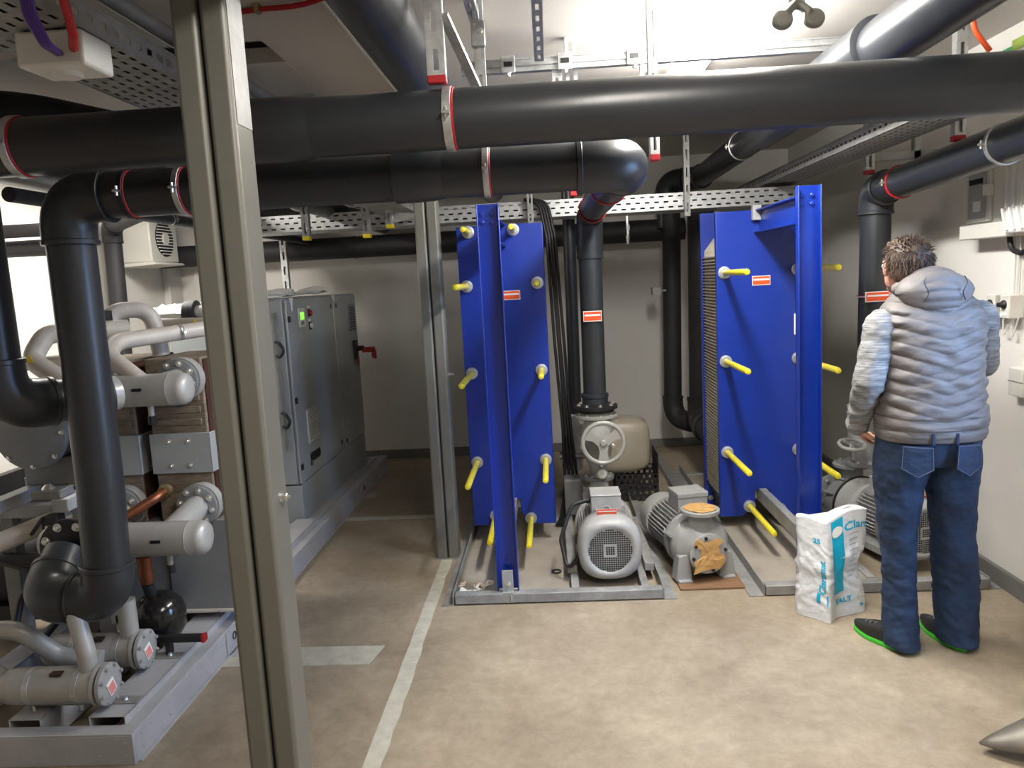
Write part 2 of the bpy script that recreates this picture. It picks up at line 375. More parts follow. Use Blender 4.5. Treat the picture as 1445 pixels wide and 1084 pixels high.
# filled floor joints
def ragged(x0, x1, y0, y1, n, z=0.003, sl=0.0):
    b = MB(); L = []; Rr = []
    for i in range(n+1):
        t = i/n; y = y0+(y1-y0)*t
        L.append((x0+random.uniform(-.002, .002)+sl*t, y)); Rr.append((x1+random.uniform(-.006, .006)+sl*t, y))
    for i in range(n):
        a, c = L[i], L[i+1]; d, e = Rr[i], Rr[i+1]
        b.add([(a[0], a[1], z), (d[0], d[1], z), (e[0], e[1], z), (c[0], c[1], z), (a[0], a[1], 0), (d[0], d[1], 0), (e[0], e[1], 0), (c[0], c[1], 0)], [(0, 1, 2, 3), (0, 3, 7, 4), (1, 5, 6, 2)])
    return b
struct('trim_1', ragged(-.710, -.645, -1.5, 4.38, 60), 'filler', smooth=False)
struct('trim_2', MB().prism([(-1.6, 3.13), (-.858, 3.115), (-.822, 3.285), (-1.6, 3.30)], (0, 0, 0), (1, 0, 0), (0, 1, 0), (0, 0, .004)), 'filler', smooth=False)
struct('trim_3', ragged(0, .07, .82, 1.6, 14), 'filler', smooth=False).matrix_world = Matrix.Rotation(PI/2, 4, 'Z') @ Matrix.Translation((5.2, 0, 0))
# soffit boards (plasterboard casing below the ceiling)
struct('soffit', MB().box(-.97, -.66, YF, YB, 2.5, 2.56).box(XL, -.97, 3.06, YB, 2.5, 2.56).box(XL, -.97, YF, 2.8, 2.5, 2.56).box(XL, -1.9, 2.8, 3.06, 2.5, 2.56).box(-.672, -.66, YF, YB, 2.56, ZC), 'soffit', smooth=False, bevel=.003)
struct('trim_4', MB().box(-3.5, -3.44, 6.9, 7.15, 0, 2.05).box(-3.5, -2.3, 7.1, 7.15, 1.96, 2.05).box(-3.3, -3.24, 7.1, 7.15, 0, 2.0), 'wall', smooth=False, bevel=.004)

# ------------------------------------------------------------------ posts (pairs of grey channels)
def make_post(name, label, x0, x1, y0, y1, z1):
    t = thing(name, label, 'post', ((x0+x1)/2, (y0+y1)/2, 0))
    w = (x1-x0-.007)/2; e = .004
    for a in (x0, x1-w):
        b = MB(t)
        # folded channel: face towards the aisle, returns and lips
        prof = [(a, y0+.008), (a+.008, y0), (a+w-.008, y0), (a+w, y0+.008), (a+w, y1-.008), (a+w-.008, y1), (a+.008, y1), (a, y1-.008)]
        b.rings([[(p[0], p[1], z) for p in prof] for z in (.008, z1)])
        b.build('channel', 'post', t, bevel=.003)
    MB(t).box(x0+w-.004, x1-w+.004, y0+.02, y1-.01, .008, z1).build('gap_web', 'black', t, smooth=False)
    MB(t).box(x0-.01, x1+.01, y0-.01, y1+.01, 0, .008).build('base_plate', 'galv_dull', t, smooth=False)
    return t
p1 = make_post('steel_post', 'grey double channel post standing nearest the camera, cut by the frame', -.802, -.678, 1.74, 1.85, ZC)
MB(p1).box(-.6778, -.6762, 1.752, 1.838, 2.0, 2.42).build('cover_strip', 'galv_dull', p1, smooth=False)
bolt(p1, (-.678, 1.80, 1.125), (1, 0, 0), .010, .012); MB(p1).cyl((-.678, 1.80, 1.125), (-.655, 1.80, 1.125), .005, n=8).build('bolt_shank', 'chrome', p1)
p2 = make_post('steel_post', 'slim grey double channel post beside the left blue heat exchanger', -.738, -.607, 4.37, 4.48, ZC)
bolt(p2, (-.607, 4.42, 1.10), (1, 0, 0), .009, .010); MB(p2).cyl((-.607, 4.42, 1.10), (-.575, 4.42, 1.10), .005, n=8).build('bolt_shank', 'chrome', p2)

# ------------------------------------------------------------------ overhead main pipes
Yp1, Zp1, r1 = 2.40, 2.112, .088
t = thing('water_main_pipe', 'thickest black-grey plastic pipe crossing the whole photo under the ceiling', 'pipe', (-.66, Yp1, Zp1))
MB(t).cyl((XL, Yp1, Zp1), (-.78, Yp1, Zp1), r1, n=36).build('pipe', 'pvc', t)
MB(t).cyl((-.78, Yp1, Zp1), (XR, Yp1, Zp1), r1, n=36).build('pipe', 'pvc', t)
coupling(t, (-.79, Yp1, Zp1), (1, 0, 0), r1, .20)
clamp(t, (-1.62, Yp1, Zp1), (1, 0, 0), r1, .028); clamp(t, (-.275, Yp1, Zp1), (1, 0, 0), r1, .028)
Yp2, Zp2, r2 = 2.65, 1.985, .079
t = thing('water_pipe', 'dark plastic pipe under the thick main, bending down left and back right', 'pipe', (-.7, Yp2, Zp2))
pipe_run(t, [(-1.66, Yp2, .95), (-1.655, Yp2, Zp2), (.272, Yp2, Zp2), (.272, 3.2, Zp2+.01)], r2, R=.12)
pipe_run(t, [(-1.66, Yp2, .96), (-1.68, Yp2, .535), (-1.93, Yp2, .535), (-1.95, 2.83, .645)], r2*1.01, R=.10, m='pvc')
MB(t).cyl((.272, 3.2, Zp2+.01), (.272, 4.75, 2.01), r2*.97, .073, n=28).build('pipe', 'pvc', t)
e = arc_path([(.272, 4.66, 2.01), (.272, 4.9, 2.01), (.265, 4.9, 1.73)], .11, 10)
MB(t).tube(e, .082, 28).build('elbow', 'pvc', t)
MB(t).cyl((.265, 4.9, 1.8), (.262, 4.9, .845), .0725, n=28).build('pipe', 'pvc', t)
coupling(t, (-.42, Yp2, Zp2), (1, 0, 0), r2, .17)
for x in (-1.42, -1.23, -.19): clamp(t, (x, Yp2, Zp2), (1, 0, 0), r2, .022, m='galv' if x != -1.42 else 'black')
clamp(t, (.272, 3.35, Zp2+.012), (0, 1, 0), r2*.98, .006, m='red'); clamp(t, (.272, 4.52, 2.005), (0, 1, 0), .076, .012, m='red')
label_plate(t, (.262, 4.822, 1.375), (1, 0, 0), (0, 0, 1), .115, .065, (0, -1, 0))
MB(t).lathe((.262, 4.9, .80), (0, 0, 1), [(0, .083), (.05, .083), (.055, .088), (.075, .088), (.08, .08)], 28).build('socket', 'pvc', t)
# far left pipe
t = thing('water_pipe', 'dark plastic pipe down the left photo edge, elbowing into the upper header', 'pipe', (-1.95, 2.62, 1.3))
pipe_run(t, [(-1.97, 2.62, 2.49), (-1.965, 2.62, 1.27), (-1.79, 2.88, 1.26)], .08, R=.13)
f = flange(t, (-1.775, 2.905, 1.26), (.56, .83, 0), .118, .02, 'black', 8, .013, 0.1, -1)
MB(t).cyl((-1.77, 2.91, 1.26), (-1.745, 2.955, 1.26), .07, n=24).build('stub', 'header', t)
# right pipe going down to the right pump
t = thing('water_pipe', 'grey plastic pipe along the right wall, elbowing down behind the man', 'pipe', (1.79, 4.4, 1.2))
pipe_run(t, [(1.80, 1.2, 2.13), (1.80, 4.38, 2.0), (1.785, 4.38, .80)], .079, R=.09)
clamp(t, (1.80, 4.08, 2.012), (0, 1, 0), .079, .018, m='red'); clamp(t, (1.80, 3.18, 2.049), (0, 1, 0), .079, .02)
label_plate(t, (1.778, 4.298, 1.43), (1, 0, 0), (0, 0, 1), .13, .055, (0, -1, 0)); clamp(t, (1.787, 4.38, 1.43), (0, 0, 1), .079, .010, lug=(0, 1, 0))
# ceiling pipes in depth
t = thing('overhead_pipe', 'thick dark pipe running away along the ceiling, left of the slotted hangers', 'pipe', (-.48, 3, 2.44))
MB(t).cyl((-.47, YF, 2.43), (-.47, YB, 2.43), .10, n=32).build('pipe', 'pvc', t)
t = thing('overhead_pipe', 'thick grey pipe running away along the ceiling at upper right', 'pipe', (1.27, 3, 2.38))
MB(t).cyl((1.21, YF, 2.40), (1.26, 4.6, 2.39), .098, n=32).build('pipe', 'pvc', t)
pipe_run(t, [(1.26, 4.6, 2.39), (1.28, 6.6, 2.38), (1.03, 6.75, 2.38), (1.03, 6.75, 2.0)], .085, R=.12)
MB(t).lathe((1.225, 2.98, 2.40), (0, 1, 0), [(0, .098), (.002, .101), (.5, .101), (.502, .098)], 32).build('coupling', 'pvc', t)
clamp(t, (1.265, 5.1, 2.39), (0, 1, 0), .085, .02)
def depth_pipe(x, y0, y1, z, r, label, m='pvc', ring=None):
    t = thing('overhead_pipe', label, 'pipe', (x, y0, z))
    MB(t).cyl((x, y0, z), (x, y1, z), r, n=24).build('pipe', m, t)
    if ring: clamp(t, (x, ring, z), (0, 1, 0), r, .012)
    return t
depth_pipe(-1.50, 2.9, YB, 2.20, .085, 'glossy dark pipe under the soffit just right of the near post', ring=4.75)
depth_pipe(-1.17, 2.9, YB, 2.20, .08, 'glossy dark pipe beside the galvanised tray, right of its twin', ring=4.75)
depth_pipe(-2.28, 3.0, YB, 2.26, .12, 'thick grey pipe left of the near post with a white strap', ring=4.3)
depth_pipe(-2.10, 3.0, YB, 2.06, .03, 'thin dark pipe running away below the thick grey pipe', 'black_pipe', ring=4.3)
#depth_pipe(-1.02, 2.9, YB, 2.40, .06, 'dark ceiling pipe under the soffit above the mesh tray', 'black_pipe')
# black insulated pipes on the back and left walls
t = thing('insulated_pipe', 'black insulated pipe along the back wall above the cabinet', 'pipe', (-.5, 6.9, 1.97))
MB(t).cyl((XL, 6.9, 1.99), (1.2, 6.9, 1.99), .095, n=24).build('pipe', 'black_pipe', t); 
MB(t).cyl((-1.72, 6.9, 1.99), (-1.70, 6.9, 1.99), .099, n=24).build('joint', 'black', t)
clamp(t, (-1.02, 6.9, 1.99), (1, 0, 0), .095, .02)
t = thing('insulated_pipe', 'black insulated pipe dropping down the back wall left of the right exchanger', 'pipe', (1.04, 6.7, 1.2))
pipe_run(t, [(1.05, 6.62, 2.25), (1.02, 6.62, .36), (1.3, 6.3, .36)], .075, R=.16, m='black_pipe')
MB(t).box(.86, .93, 6.5, 6.62, 1.44, 1.50).cyl((.88, 6.56, 1.47), (.98, 6.56, 1.47), .012, n=10).build('valve_stub', 'galv_dull', t)
t = thing('insulated_pipe', 'thicker black pipe right beside the frame plate of the right exchanger', 'pipe', (1.19, 6.1, 1.2))
pipe_run(t, [(1.19, 6.1, 2.2), (1.17, 6.1, .42), (1.17, 5.2, .42)], .10, R=.15, m='black_pipe')
f = flange(t, (1.10, 5.13, 1.72), (1, 0, 0), .11, .02, 'galv_dull', 6, .010, 0, -1)
t = thing('insulated_pipe', 'black pipe elbowing down at the left wall below the fan', 'pipe', (-3.3, 5.9, 1.8))
pipe_run(t, [(-2.3, 4.6, 2.2), (-3.32, 5.85, 2.2), (-3.38, 5.85, 0.0)], .065, R=.10, m='black_pipe')
t = thing('insulated_pipe', 'dark horizontal pipe high on the left wall behind the tall pipes', 'pipe', (-3.2, 4.5, 2.1))
MB(t).cyl((XL, 4.55, 2.07), (-2.78, 4.55, 2.07), .04, n=20).build('pipe', 'black_pipe', t); MB(t).cyl((XL, 4.62, 1.97), (-2.78, 4.62, 1.97), .05, n=20).build('pipe', 'black_pipe', t)
t = thing('insulated_pipe', 'broad black insulated duct at upper left over the main pipe', 'pipe', (-1.9, 3, 2.35))
MB(t).tube(arc_path([(-2.6, 2.8, 2.33), (-1.95, 2.85, 2.33), (-1.72, 3.3, 2.31), (-1.70, 4.4, 2.31)], .3, 10), .085, 24).build('duct', 'black_pipe', t)
# thin riser behind the centre pump
t = thing('riser_pipe', 'thin grey riser behind the centre pipe with a bulbous elbow below', 'pipe', (.16, 5.7, .5))
pipe_run(t, [(.165, 5.65, 2.35), (.155, 5.65, .62)], .045)
MB(t).tube(arc_path([(.34, 5.5, .56), (.13, 5.5, .58), (.11, 5.5, .24)], .12, 10), .075, 24).build('elbow', 'machine', t)
MB(t).lathe((.11, 5.5, .33), (0, 0, 1), [(0, .083), (.02, .088), (.05, .083)], 24).build('collar', 'machine', t)

# ------------------------------------------------------------------ cable trays
def tray(name, label, o, U, side, bottom, nu, mside=3, mb=6, mat_='galv', solid=.0015):
    """o corner, U length vector, side = up vector of the flange, bottom = width vector"""
    t = thing(name, label, 'cable tray', o)
    o, U, side, bottom = map(V3, (o, U, side, bottom))
    if side.length > 0.03:
        MB(t).slots(o, U, side, nu, mside, .5, .3).build('side_rail', mat_, t, smooth=False, solid=solid)
        MB(t).slots(o+bottom, U, side, nu, mside, .5, .3).build('side_rail', mat_, t, smooth=False, solid=solid)
        b = MB(t)
        for q in (o+side, o+bottom+side, o, o+bottom): b.beam(q, q+U, .006, .006)
        b.build('edge', mat_, t, smooth=False)
    MB(t).slots(o, U, bottom, nu, mb, .55, .3).build('tray_bottom', mat_, t, smooth=False, solid=solid)
    if side.length > 0.03:
        for k in range(3):
            c = o+bottom*(.22+.28*k)+side*.45; MB(t).tube([c, c+U*.5, c+U], min(bottom.length*.13, side.length*.42), 10).build('cable', 'black', t)  # black tubes added inside the tray so its slots show dark
    return t
tray('cable_tray', 'long bright perforated tray crossing behind both blue exchangers', (-2.15, 5.3, 2.035), (3.9, 0, 0), (0, 0, .105), (0, .3, 0), 62, 3, 6)
tray('cable_tray', 'dark perforated tray running back beside the right ceiling pipe', (1.47, 2.9, 2.17), (0, 3.9, 0), (0, 0, .06), (.22, 0, 0), 70, 1, 6, 'galv_dull')
tray('cable_tray', 'slotted tray at upper left with the white junction box', (-1.045, 1.0, 2.25), (0, 2.2, 0), (0, 0, .06), (-.27, 0, 0), 40, 1, 7, 'galv_dull')
tray('cable_tray', 'fine mesh tray running back beside the slim post', (-1.07, 3.1, 2.09), (0, 2.1, 0), (0, 0, .06), (.24, 0, 0), 70, 3, 14, 'galv')
tray('cable_tray', 'dark perforated tray crossing the top left corner above white conduits', (-1.75, 1.9, 2.48), (.55, 0, 0), (0, 0, .02), (0, .35, 0), 10, 1, 8, 'galv_dull')

# ------------------------------------------------------------------ strut hangers
def strut(name, label, p0, p1, w, d, face, cap=None, mt='galv', group=None, nsl=None):
    """slotted channel: back strip with real slots, two side walls and lips"""
    p0, p1 = V3(p0), V3(p1); n = V3(face).normalized(); L = p1-p0; u = L.normalized().cross(n).normalized()
    t = thing(name, label, 'strut', p0, group)
    k = nsl or max(2, int(L.length/.1))
    MB(t).slots(p0-u*w/2, L, u*w, k, 1, .55, .34, False).build('slotted_back', mt, t, smooth=False, solid=.003)
    b = MB(t)
    for s in (-1, 1):
        b.obox(p0+L/2+u*s*w/2-n*d/2, L/2, u*.0015, n*d/2); b.obox(p0+L/2+u*s*w*.36-n*d, L/2, u*w*.14, n*.0015)
    b.build('side_walls', mt, t, smooth=False)
    if cap:
        e = MB(t).obox(p1, u*(w/2+.002), n*(d/2+.002), L.normalized()*.012); 
        for i in range(len(e.v)): e.v[i] = e.v[i]-n*d/2
        e.build('end_cap', cap, t, bevel=.003)
    return t
strut('strut_hanger', 'slotted hanger with red end cap directly above the main pipe clamp', (-.302, 2.36, ZC), (-.302, 2.36, 2.222), .052, .03, (0, -1, 0), 'red')
strut('strut_hanger', 'narrow slotted hanger behind the red capped one, with connector plate', (-.215, 2.95, ZC), (-.215, 2.95, 2.28), .036, .03, (0, -1, 0), None)
t = thing('strut_connector', 'riveted galvanised connector plate on the narrow hanger', 'bracket', (-.215, 2.9, 2.5))
MB(t).box(-.24, -.19, 2.925, 2.948, 2.47, 2.56).build('plate', 'galv', t, bevel=.003)
for dz in (0, .03, .06): bolt(t, (-.226, 2.925, 2.485+dz), (0, -1, 0), .004, .003)
bolt(t, (-.205, 2.925, 2.52), (0, -1, 0), .009, .008)
t = thing('strut_brace', 'bare diagonal steel brace between the two slotted hangers', 'strut', (-.25, 2.6, 2.3))
MB(t).beam((-.272, 2.36, 2.40), (-.20, 2.66, 2.24), .03, .012).build('bar', 'galv', t, smooth=False)
strut('ceiling_strut', 'slotted strut leading back to the cross rail, leftmost one', (-.235, 1.9, 2.60), (-.235, 3.36, 2.60), .036, .03, (0, 0, -1), None)
strut('ceiling_strut', 'slotted strut leading back to the cross rail, above centre', (.003, 1.9, 2.58), (.003, 3.36, 2.52), .036, .03, (0, 0, -1), None)
t = thing('cross_rail', 'long galvanised rail bolted across the ceiling near the bright lamp', 'rail', (.5, 3.42, 2.5))
MB(t).box(-.33, 1.30, 3.42, 3.425, 2.50, 2.55).box(-.33, 1.30, 3.415, 3.45, 2.547, 2.552).box(-.33, 1.30, 3.415, 3.45, 2.498, 2.503).box(-.33, 1.3, 3.412, 3.42, 2.52, 2.53).build('rail', 'galv', t, smooth=False)
for x in (-.13, .11, .40, 1.33):
    b = MB(t).box(x-.03, x+.03, 3.395, 3.415, 2.49, 2.56).build('angle_bracket', 'galv', t, bevel=.003)
    MB(t).box(x-.018, x+.018, 3.392, 3.398, 2.515, 2.535).build('slot', 'black', b, smooth=False)
    bolt(t, (x, 3.40, 2.49), (0, 0, -1), .010, .010)
for x in (.075, .45): strut('drop_strut', 'short drop strut below the cross rail, %s' % ('left of the pair' if x < .2 else 'right of the pair'), (x, 3.43, 2.5), (x, 3.43, 2.2), .04, .03, (0, -1, 0), None)
# hangers with yellow caps on the left
for k, (x, y, z0, z1, la) in enumerate([(-1.43, 4.6, 2.5, 1.935, 'yellow capped strut hanger farthest left, over the control cabinet'), (-1.066, 4.6, 2.5, 1.93, 'yellow capped strut hanger midway between cabinet and slim post'),
                                      (-1.04, 3.55, 2.5, 2.045, 'nearest yellow capped strut hanger, with a side arm'), (-.955, 4.75, 2.5, 1.99, 'short yellow capped strut hanger next to the slim post')]):
    strut('strut_hanger', la, (x, y, z0), (x, y, z1), .042, .04, (0, -1, 0), 'yellowcap', 'galv')
t = thing('tray_arm', 'galvanised arm carrying the mesh tray, nearer the camera', 'bracket', (-1.0, 3.56, 2.08)); MB(t).prism([(-1.02, 2.06), (-.80, 2.085), (-.80, 2.10), (-1.02, 2.115)], (0, 3.56, 0), (1, 0, 0), (0, 0, 1), (0, .03, 0)).build('arm', 'galv', t, smooth=False)
t = thing('tray_arm', 'galvanised arm carrying the mesh tray, farther back', 'bracket', (-.9, 4.76, 2.03)); MB(t).prism([(-.94, 2.01), (-.72, 2.035), (-.72, 2.055), (-.94, 2.07)], (0, 4.76, 0), (1, 0, 0), (0, 0, 1), (0, .03, 0)).build('arm', 'galv', t, smooth=False)
for x, y, la in ((-.10, 5.2, 'thin double strut hanging behind the left blue exchanger top'), (.93, 5.2, 'thin double strut hanging between the centre pipe and right exchanger')):
    strut('strut_hanger', la, (x, y, ZC), (x, y, 1.98), .034, .04, (0, -1, 0), None, 'galv_dull')
strut('strut_hanger', 'white lit strut with red base above the centre pipe elbow', (.14, 3.5, ZC), (.14, 3.5, 1.99), .05, .04, (0, -1, 0), 'red')
strut('strut_hanger', 'short strut beside the centre pipe elbow with blue sticker', (.40, 2.85, ZC), (.40, 2.85, 2.03), .03, .04, (0, -1, 0), 'red')
strut('strut_hanger', 'red footed strut above the grey right elbow', (1.76, 4.36, ZC), (1.76, 4.36, 2.10), .045, .04, (0, -1, 0), 'red')
strut('strut_hanger', 'red footed strut above the right wall pipe, nearer the camera', (1.80, 3.52, ZC), (1.80, 3.52, 2.13), .045, .04, (0, -1, 0), 'red')
t = thing('wall_bracket', 'galvanised L frame on the right wall above the grey elbow', 'bracket', (1.95, 4.4, 2.2))
MB(t).box(1.78, 2.17, 4.38, 4.42, 2.16, 2.20).box(2.0, 2.035, 4.38, 4.42, 2.16, 2.6).build('arm', 'galv_dull', t, smooth=False)
t = thing('wall_rail', 'pale horizontal rail on the back wall under the bright tray', 'rail', (-1.5, 6.7, 2.1))
MB(t).box(-2.4, -.85, 6.62, 6.66, 2.12, 2.17).build('rail', 'galv_dull', t, smooth=False); MB(t).box(-.85, -.82, 6.61, 6.67, 2.11, 2.18).build('end_cap', 'red', t, smooth=False)
strut('upright_strut', 'upright galvanised strut behind the control cabinet', (-2.16, 6.3, 2.1), (-2.16, 6.3, 1.5), .05, .04, (0, -1, 0), None)
t = thing('drain_cock', 'small brass drain cock hanging under the insulated back pipe', 'valve', (.70, 6.79, 2.0)); MB(t).cyl((.70, 6.79, 2.14), (.70, 6.79, 1.95), .014, n=10).cyl((.70, 6.79, 1.95), (.70, 6.79, 1.88), .02, .013, n=10).cyl((.70, 6.79, 2.1), (.70, 6.9, 2.05), .01, n=8).build('body', 'chrome', t); MB(t).box(.685, .715, 6.77, 6.79, 2.0, 2.04).build('lever', 'galv', t)
# ------------------------------------------------------------------ ceiling lamp and fittings
t = thing('ceiling_lamp', 'glaring white luminaire on the ceiling above the main pipe', 'lamp', (.69, 3.2, 2.6))
MB(t).box(.66, .72, 2.55, 3.95, 2.60, ZC).build('housing', 'white_pl', t, bevel=.006); MB(t).box(.615, .765, 2.58, 3.92, 2.53, 2.60).build('diffuser', 'lamp', t, bevel=.02)
t = thing('ceiling_conduit', 'thin pale conduit crossing the bright ceiling beside the lamp', 'conduit', (.83, 3.2, 2.63)); MB(t).cyl((.83, 1.5, 2.635), (.83, 5.5, 2.635), .009, n=10).build('tube', 'offwhite', t)
MB(t).box(.805, .865, 3.28, 3.33, 2.60, 2.65).build('clip', 'galv', t, smooth=False)
t = thing('ceiling_fitting', 'grey three lobed fitting hanging against the bright ceiling', 'fitting', (.79, 2.5, 2.37))
c = Vector((.79, 2.5, 2.375)); u = Vector((1, .05, 0)); v = Vector((0, .35, .94)); w = Vector((0, -.03, .012))
b = MB(t).lathe(c+v*.048-w*.5, w, [(0, .026), (.024, .028)], 20)
for s in (-1, 1):
    b.lathe(c+u*s*.048-v*.016-w*.5, w, [(0, .028), (.005, .032), (.020, .032), (.026, .028)], 24); b.beam(c+v*.04, c+u*s*.04-v*.0, .034, .022)
b.build('lobes', 'post', t, remesh=.004, lap=4); MB(t).cyl(c+v*.05, (.79, 2.52, ZC), .013, n=14).build('stem', 'post', t)
t = thing('exit_sign', 'slanted white and green sign plate at the upper right corner', 'sign', (1.9, 3.4, 2.4))
MB(t).obox((1.83, 3.35, 2.38), (.01, 0, 0), (0, .30, 0), (0, 0, .035)).build('plate', 'offwhite', t, bevel=.003)
gm = mat('sign_green', (.03, .35, .12), .5); og = mat('olive_green', (.25, .35, .06), .5)
MB(t).obox((1.818, 3.24, 2.385), (.003, 0, 0), (0, .05, 0), (0, 0, .025)).build('green_print', gm, t, smooth=False); MB(t).obox((1.82, 3.12, 2.41), (.004, 0, 0), (0, .07, 0), (0, 0, .02)).build('olive_tab', og, t, smooth=False)
MB(t).box(1.82, 1.84, 3.0, 3.03, 2.36, ZC).build('hanger', 'white_pl', t, smooth=False)
t = thing('red_cable', 'short orange-red cable loop beside the upper right pipe', 'cable', (1.8, 3.3, 2.5)); MB(t).tube(arc_path([(1.66, 3.2, 2.6), (1.68, 3.2, 2.48), (1.74, 3.2, 2.40)], .1, 8), .010, 10).build('cable', 'orange', t)
t = thing('red_cable', 'red cable clipped across the underside of the soffit', 'cable', (-.85, 2.5, 2.49))
MB(t).tube([(-.62-.04*i, 2.40+.012*i+.01*math.sin(i*.8), 2.488-.006*math.sin(i*.5)) for i in range(14)], .008, 10).build('cable', 'red', t)
MB(t).box(-.86, -.845, 2.44, 2.47, 2.475, 2.5).build('clip', 'rod', t, smooth=False)
# upper-left fittings
t = thing('junction_box', 'white plastic junction box under the upper left slotted tray', 'box', (-1.13, 1.93, 2.2))
MB(t).box(-1.20, -1.04, 1.80, 1.93, 2.165, 2.245).build('body', 'white_pl', t, bevel=.008); MB(t).cyl((-1.12, 1.865, 2.166), (-1.12, 1.865, 2.155), .035, .030, n=24).build('cover_ring', 'white_pl', t)
t = thing('conduit', 'pale grey conduit crossing the top left corner', 'conduit', (-1.4, 2, 2.3)); MB(t).cyl((-2.2, 1.95, 2.275), (-1.16, 1.88, 2.285), .022, n=18).build('tube', 'offwhite', t); MB(t).box(-1.345, -1.32, 1.88, 1.95, 2.25, 2.36).build('clip', 'galv_dull', t, bevel=.002)
t = thing('conduit', 'white capped conduit end poking in at the top left', 'conduit', (-1.3, 1.8, 2.35)); MB(t).lathe((-1.9, 1.72, 2.40), (.78, .06, -.05), [(0, .027), (.69, .027), (.71, .022), (.72, .008)], 18).build('tube', 'white_pl', t)
t = thing('conduit', 'long grey conduit running back above the upper left tray', 'conduit', (-1.1, 2, 2.4)); MB(t).cyl((-1.10, .8, 2.40), (-1.10, 4.0, 2.40), .025, n=16).build('tube', 'galv_dull', t)
t = thing('cable_bundle', 'purple cable bundle drooping beside the white junction box', 'cable', (-1.2, 1.9, 2.35))
for k in range(4): MB(t).tube(arc_path([(-1.05+.006*k, 1.62, 2.262), (-1.058+.006*k, 1.64, 2.215), (-1.07+.005*k, 1.70, 2.180), (-1.10+.003*k, 1.80, 2.19)], .05, 6), .006, 8).build('cable', 'purple', t)
t = thing('red_cable', 'dark red cable looping above the white junction box', 'cable', (-1.1, 1.9, 2.35)); MB(t).tube(arc_path([(-1.03, 1.62, 2.33), (-1.0, 1.68, 2.27), (-1.01, 1.72, 2.205), (-1.06, 1.80, 2.20)], .05, 8), .010, 10).build('cable', 'red', t)
strut('strut_rail', 'grey strut running across behind the left end of the main pipe', (-2.2, 2.72, 2.24), (-1.2, 2.9, 2.15), .06, .04, (0, -1, 0), None, 'galv_dull')

# ------------------------------------------------------------------ fan on the left wall
t = thing('wall_fan_heater', 'white fan heater with round black grille high on the left wall', 'fan', (-3.3, 6.5, 2.1))
t.rotation_euler = (0, 0, 0)
MB(t).box(-3.48, -3.21, 6.20, 6.66, 1.925, 2.30).build('housing', 'offwhite', t, bevel=.012)
MB(t).cyl((-3.21, 6.43, 2.12), (-3.203, 6.43, 2.12), .145, n=32).build('grille_back', 'black', t)
for k in range(11):
    z = 1.995+.025*k; hw = math.sqrt(max(.0001, .142**2-(z-2.12)**2)); MB(t).box(-3.203, -3.193, 6.43-hw, 6.43+hw, z-.0035, z+.0035).build('louvre', 'white_pl', t, smooth=False)
MB(t).cyl((-3.203, 6.43, 2.12), (-3.188, 6.43, 2.12), .05, n=20).build('hub', 'offwhite', t)
MB(t).prism([(-3.48, 1.89), (-3.17, 1.905), (-3.19, 1.925), (-3.48, 1.925)], (0, 6.18, 0), (1, 0, 0), (0, 0, 1), (0, .5, 0)).build('tray', 'offwhite', t, bevel=.005)
MB(t).box(-3.5, -3.48, 6.35, 6.5, 2.0, 2.25).build('wall_mount', 'galv', t)

